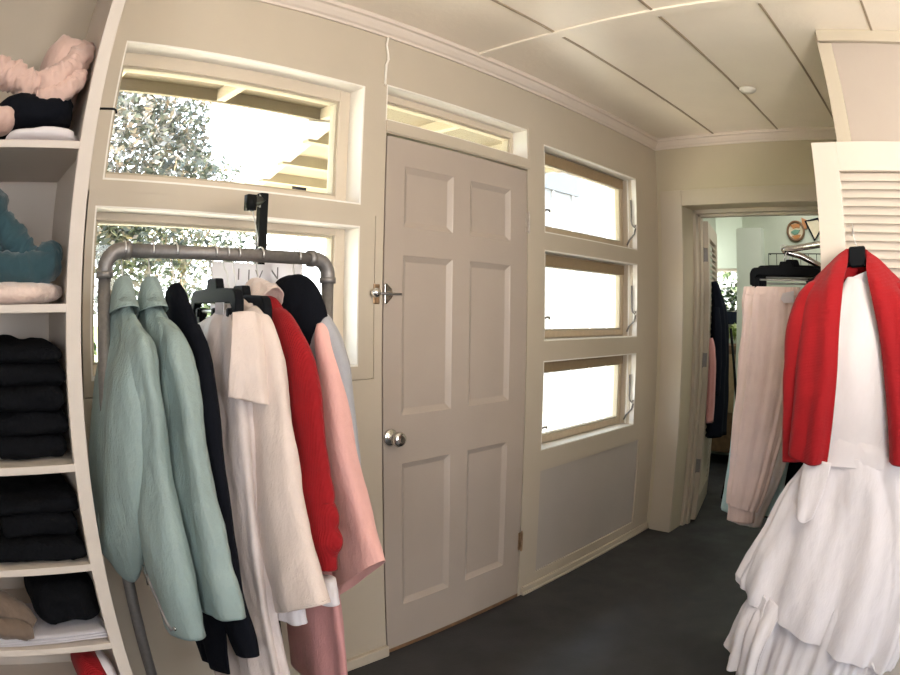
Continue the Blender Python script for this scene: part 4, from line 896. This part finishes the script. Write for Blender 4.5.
# ------------------------------------------------------------------ outdoors
GZ = -.15
struct('ground', MB().box((-30, 5.0, GZ - .1), (40, 60, GZ)), M['lawn'])
struct('ground_patio', MB().box((-30, .14, GZ - .1), (40, 5.0, GZ)), M['patio'])
t = thing('garden_eave', (.9, .5, 2.4), 'cream eave with rafters outside the upper windows', 'eave', None, 'structure')
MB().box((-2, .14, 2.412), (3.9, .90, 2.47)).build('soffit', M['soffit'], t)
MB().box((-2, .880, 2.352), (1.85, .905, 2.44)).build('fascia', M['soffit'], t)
for x in (.02, .62, 1.22, 1.82, 2.42, 3.02, 3.62):
    MB().box((x - .022, .14, 2.355), (x + .022, .882, 2.413)).build('rafter', M['rafter'], t)
struct('roof', MB().box((-2.4, YB - 1.3, 2.60), (3.95, .9, 2.75)).box((3.95, YB - 1.3, 2.60), (XF + .4, 1.05, 2.75)), M['roof'])
# porch roof of the neighbouring wing
t = thing('porch_roof', (3, 2.3, 2.35), 'cream porch roof of the wing seen through the upper window', 'roof', None, 'structure')
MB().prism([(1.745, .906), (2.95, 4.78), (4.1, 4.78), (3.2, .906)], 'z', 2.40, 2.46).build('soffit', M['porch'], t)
e0, e1 = Vector((1.745, .906, 0)), Vector((2.95, 4.78, 0)); dd = (e1 - e0).normalized(); nn = Vector((dd.y, -dd.x, 0))
m = MB(); q = [e0, e1, e1 + nn * .16, e0 + nn * .16]
m.add([(p.x, p.y, 2.345) for p in q] + [(p.x, p.y, 2.47) for p in q], [(3, 2, 1, 0), (4, 5, 6, 7), (0, 1, 5, 4), (1, 2, 6, 5), (2, 3, 7, 6), (3, 0, 4, 7)]); m.build('edge_beam', M['ext'], t)
for i in range(6):
    p = e0 + dd * (.35 + .6 * i); q = p + Vector((1, 0, 0)) * 2.6
    m = MB(); m.box((p.x + .1, p.y - .03, 2.33), (min(q.x, p.x + 1.45), p.y + .03, 2.402)); m.build('rafter', M['porchr'], t)
tag(MB().lathe([(.0, 0), (.045, 0), (.06, .03), (.06, .15), (.04, .17), (.0, .17)], (2.86, 2.72, 2.27), (0, 0, 1), 20).build('hanging_porch_lamp', M['navy'], None, True), 'dark porch lamp under the neighbouring porch roof', 'lamp')
t = thing('vent_pipe', (1.72, .5, 2.3), 'grey eave flood lamp outside the transom window', 'lamp')
MB().box((1.72, .46, 2.33), (1.82, .54, 2.40)).build('bracket', M['bluegl'], t, bevel=.004)
MB().lathe([(.0, 0), (.05, 0), (.07, .05), (.0, .05)], (1.77, .5, 2.33), (.2, 0, -1), 20).build('lamp_head', M['disc'], t, True)
# neighbouring white boarded house
t = thing('white_house', (7.5, 2.7, GZ), 'white boarded house wall glaring outside the hopper windows', 'house')
MB().box((5.0, 2.62, GZ), (14, 2.9, 4.2)).build('wall', M['extw'], t)
for x in [5.0 + .42 * i for i in range(20)]:
    MB().box((x - .02, 2.600, GZ), (x + .02, 2.621, 4.2)).build('batten', M['ext'], t)
f = MB().box((6.05, 2.585, 2.83), (6.80, 2.62, 3.4)); f = f.build('window', M['bluegl'], t)
# trees and hedges
def tree(c, size, n, s, base, label, seed, mat_=None):
    t = thing('garden_tree', (c[0], c[1], GZ), label, 'tree', 'trees beyond the lawn')
    leaves(c, size, n, s, None, seed).build('foliage', mat_ or M['leafA'], t)
    m = MB(); m.tube([(c[0], c[1], GZ), (c[0] + .05, c[1], c[2] * .5), (c[0] - .05, c[1] + .05, c[2])], [.12, .09, .05], 10)
    for i in range(5):
        a = i * 1.3; m.tube([(c[0], c[1], c[2] - size[2] * .5), (c[0] + math.cos(a) * size[0] * .35, c[1] + math.sin(a) * size[1] * .35, c[2]), (c[0] + math.cos(a) * size[0] * .7, c[1] + math.sin(a) * size[1] * .7, c[2] + size[2] * .45)], [.05, .03, .012], 8)
    m.build('trunk', M['bark'], t, True)
tree((2.62, 8.0, 3.6), (1.75, 1.3, 2.05), 10500, .088, 0, 'grey-green small-leaved tree filling the upper window', 11)
tree((5.6, 12.0, 3.2), (1.9, 1.6, 2.0), 4500, .085, 0, 'grey-green tree further back near the porch roof edge', 12)
def hedge(c, size, n, label, seed):
    t = thing('garden_shrub', (c[0], c[1], GZ), label, 'shrub', 'shrubs at the lawn edge')
    leaves(c, size, n, .07, None, seed, .55).build('foliage', M['leafB'], t)
    MB().tube([(c[0], c[1], GZ), (c[0], c[1], c[2])], [.06, .03], 8).build('stem', M['bark'], t, True)
hedge((.9, 5.3, .55), (.95, .6, .8), 2600, 'leafy shrub at the lawn edge, behind the green jackets', 21)
hedge((3.3, 5.4, .6), (.95, .6, .85), 2600, 'leafy shrub at the lawn edge behind the trousers hanger', 22)
hedge((5.7, 5.6, .6), (.95, .6, .8), 2600, 'leafy shrub at the lawn edge near the right rack post', 23)
hedge((9.6, 1.1, 1.5), (.9, .7, 1.3), 1600, 'leafy shrub outside the small far window', 24)

# ------------------------------------------------------------------ light
w = bpy.data.worlds.new('world'); bpy.context.scene.world = w; w.use_nodes = True
nt = w.node_tree; bg = nt.nodes['Background']
tc = nt.nodes.new('ShaderNodeTexCoord'); sx = nt.nodes.new('ShaderNodeSeparateXYZ'); rp = nt.nodes.new('ShaderNodeValToRGB')
nt.links.new(tc.outputs['Generated'], sx.inputs[0]); nt.links.new(sx.outputs['Z'], rp.inputs['Fac']); nt.links.new(rp.outputs[0], bg.inputs['Color'])
rp.color_ramp.elements[0].position = 0; rp.color_ramp.elements[0].color = (.95, .96, 1., 1); rp.color_ramp.elements[1].position = .7; rp.color_ramp.elements[1].color = (.62, .78, 1., 1)
bg.inputs['Strength'].default_value = 8
def light(name, kind, loc, target, energy, col, size=None, size_y=None):
    ld = bpy.data.lights.new(name, kind); ld.energy = energy; ld.color = col
    if kind == 'AREA':
        ld.shape = 'RECTANGLE'; ld.size = size; ld.size_y = size_y or size
    o = bpy.data.objects.new(name, ld); C.objects.link(o); o.location = loc
    o.rotation_euler = (Vector(target) - Vector(loc)).to_track_quat('-Z', 'Y').to_euler()
    return o
s = light('sun', 'SUN', (-6, -2.2, 9), (0, 0, 0), 58, (1., .94, .84)); s.data.angle = .01
light('south_fill', 'AREA', (-.25, YB - .3, 1.35), (-.25, -1.0, 2.6), 8, (1., .95, .90), 1.3, 1.35)  # unseen area fills added outside the back openings, tilted up to the ceiling
light('south_fill', 'AREA', (1.4, YB - .3, 1.35), (1.4, -1.0, 2.6), 8, (1., .95, .90), 1.3, 1.35)
light('west_fill', 'AREA', (XW - .3, -2.9, 1.4), (2.2, -1.5, 2.2), 12, (1., .95, .97), 1.4, 1.35)  # unseen fill added on the west side, brightens dress and louvered door
lamp = light('high_fill', 'POINT', (.75, -2.25, 2.2), (.75, -2.25, 0), 32, (1., .92, .82)); lamp.data.shadow_soft_size = .16  # unseen point light added up high so walls fade towards the floor
light('next_room_side_fill', 'AREA', (5.6, .86, 1.9), (5.6, -2, 1.6), 14, (1., 1., .95), .8, .6)  # added area fill, no opening here; lifts the far end
lamp = light('ceiling_fill', 'SPOT', (.55, -2.35, 1.6), (1.6, -1.2, 2.5), 120, (1., .90, .76)); lamp.data.spot_size = 1.9; lamp.data.spot_blend = .6; lamp.data.shadow_soft_size = .15  # unseen spot added to brighten the ceiling
light('next_room_top_fill', 'AREA', (4.5, -.9, 2.45), (4.5, -.9, 0), 14, (1., .97, .9), .8, .8)  # added overhead fill for the next room, no fixture modelled

# ------------------------------------------------------------------ camera: a wide clip-on phone lens (barrel distortion)
cd = bpy.data.cameras.new('camera'); co = bpy.data.objects.new('camera', cd); C.objects.link(co)
yaw, pit, rol = 0.769918, -0.040477, 0.011746
f = Vector((math.cos(yaw) * math.cos(pit), math.sin(yaw) * math.cos(pit), math.sin(pit))); r = Vector((math.sin(yaw), -math.cos(yaw), 0)); u = r.cross(f)
c, s_ = math.cos(rol), math.sin(rol); R_, U_ = c * r + s_ * u, -s_ * r + c * u
mw = Matrix((R_, U_, -f)).transposed().to_4x4(); mw.translation = Vector((0, -1.7974, 1.38595)); co.matrix_world = mw
cd.type = 'PANO'; cd.sensor_fit = 'HORIZONTAL'; cd.sensor_width = 36; cd.sensor_height = 27; cd.clip_start = .05
cd.panorama_type = 'FISHEYE_LENS_POLYNOMIAL'; cd.fisheye_fov = PI
F = 664.672 * 36 / 900
cd.fisheye_polynomial_k0 = 0; cd.fisheye_polynomial_k1 = -1 / F; cd.fisheye_polynomial_k2 = -.125799 / F ** 2; cd.fisheye_polynomial_k3 = .349553 / F ** 3; cd.fisheye_polynomial_k4 = -.49866 / F ** 4
S = bpy.context.scene; S.camera = co
S.view_settings.view_transform = 'Standard'; S.view_settings.look = 'None'; S.view_settings.gamma = 1; S.view_settings.use_curve_mapping = False
S.view_settings.exposure = -0.2
S.cycles.use_denoising = True; S.cycles.max_bounces = 12; S.cycles.diffuse_bounces = 6; S.cycles.transparent_max_bounces = 12
S.cycles.sample_clamp_indirect = 8
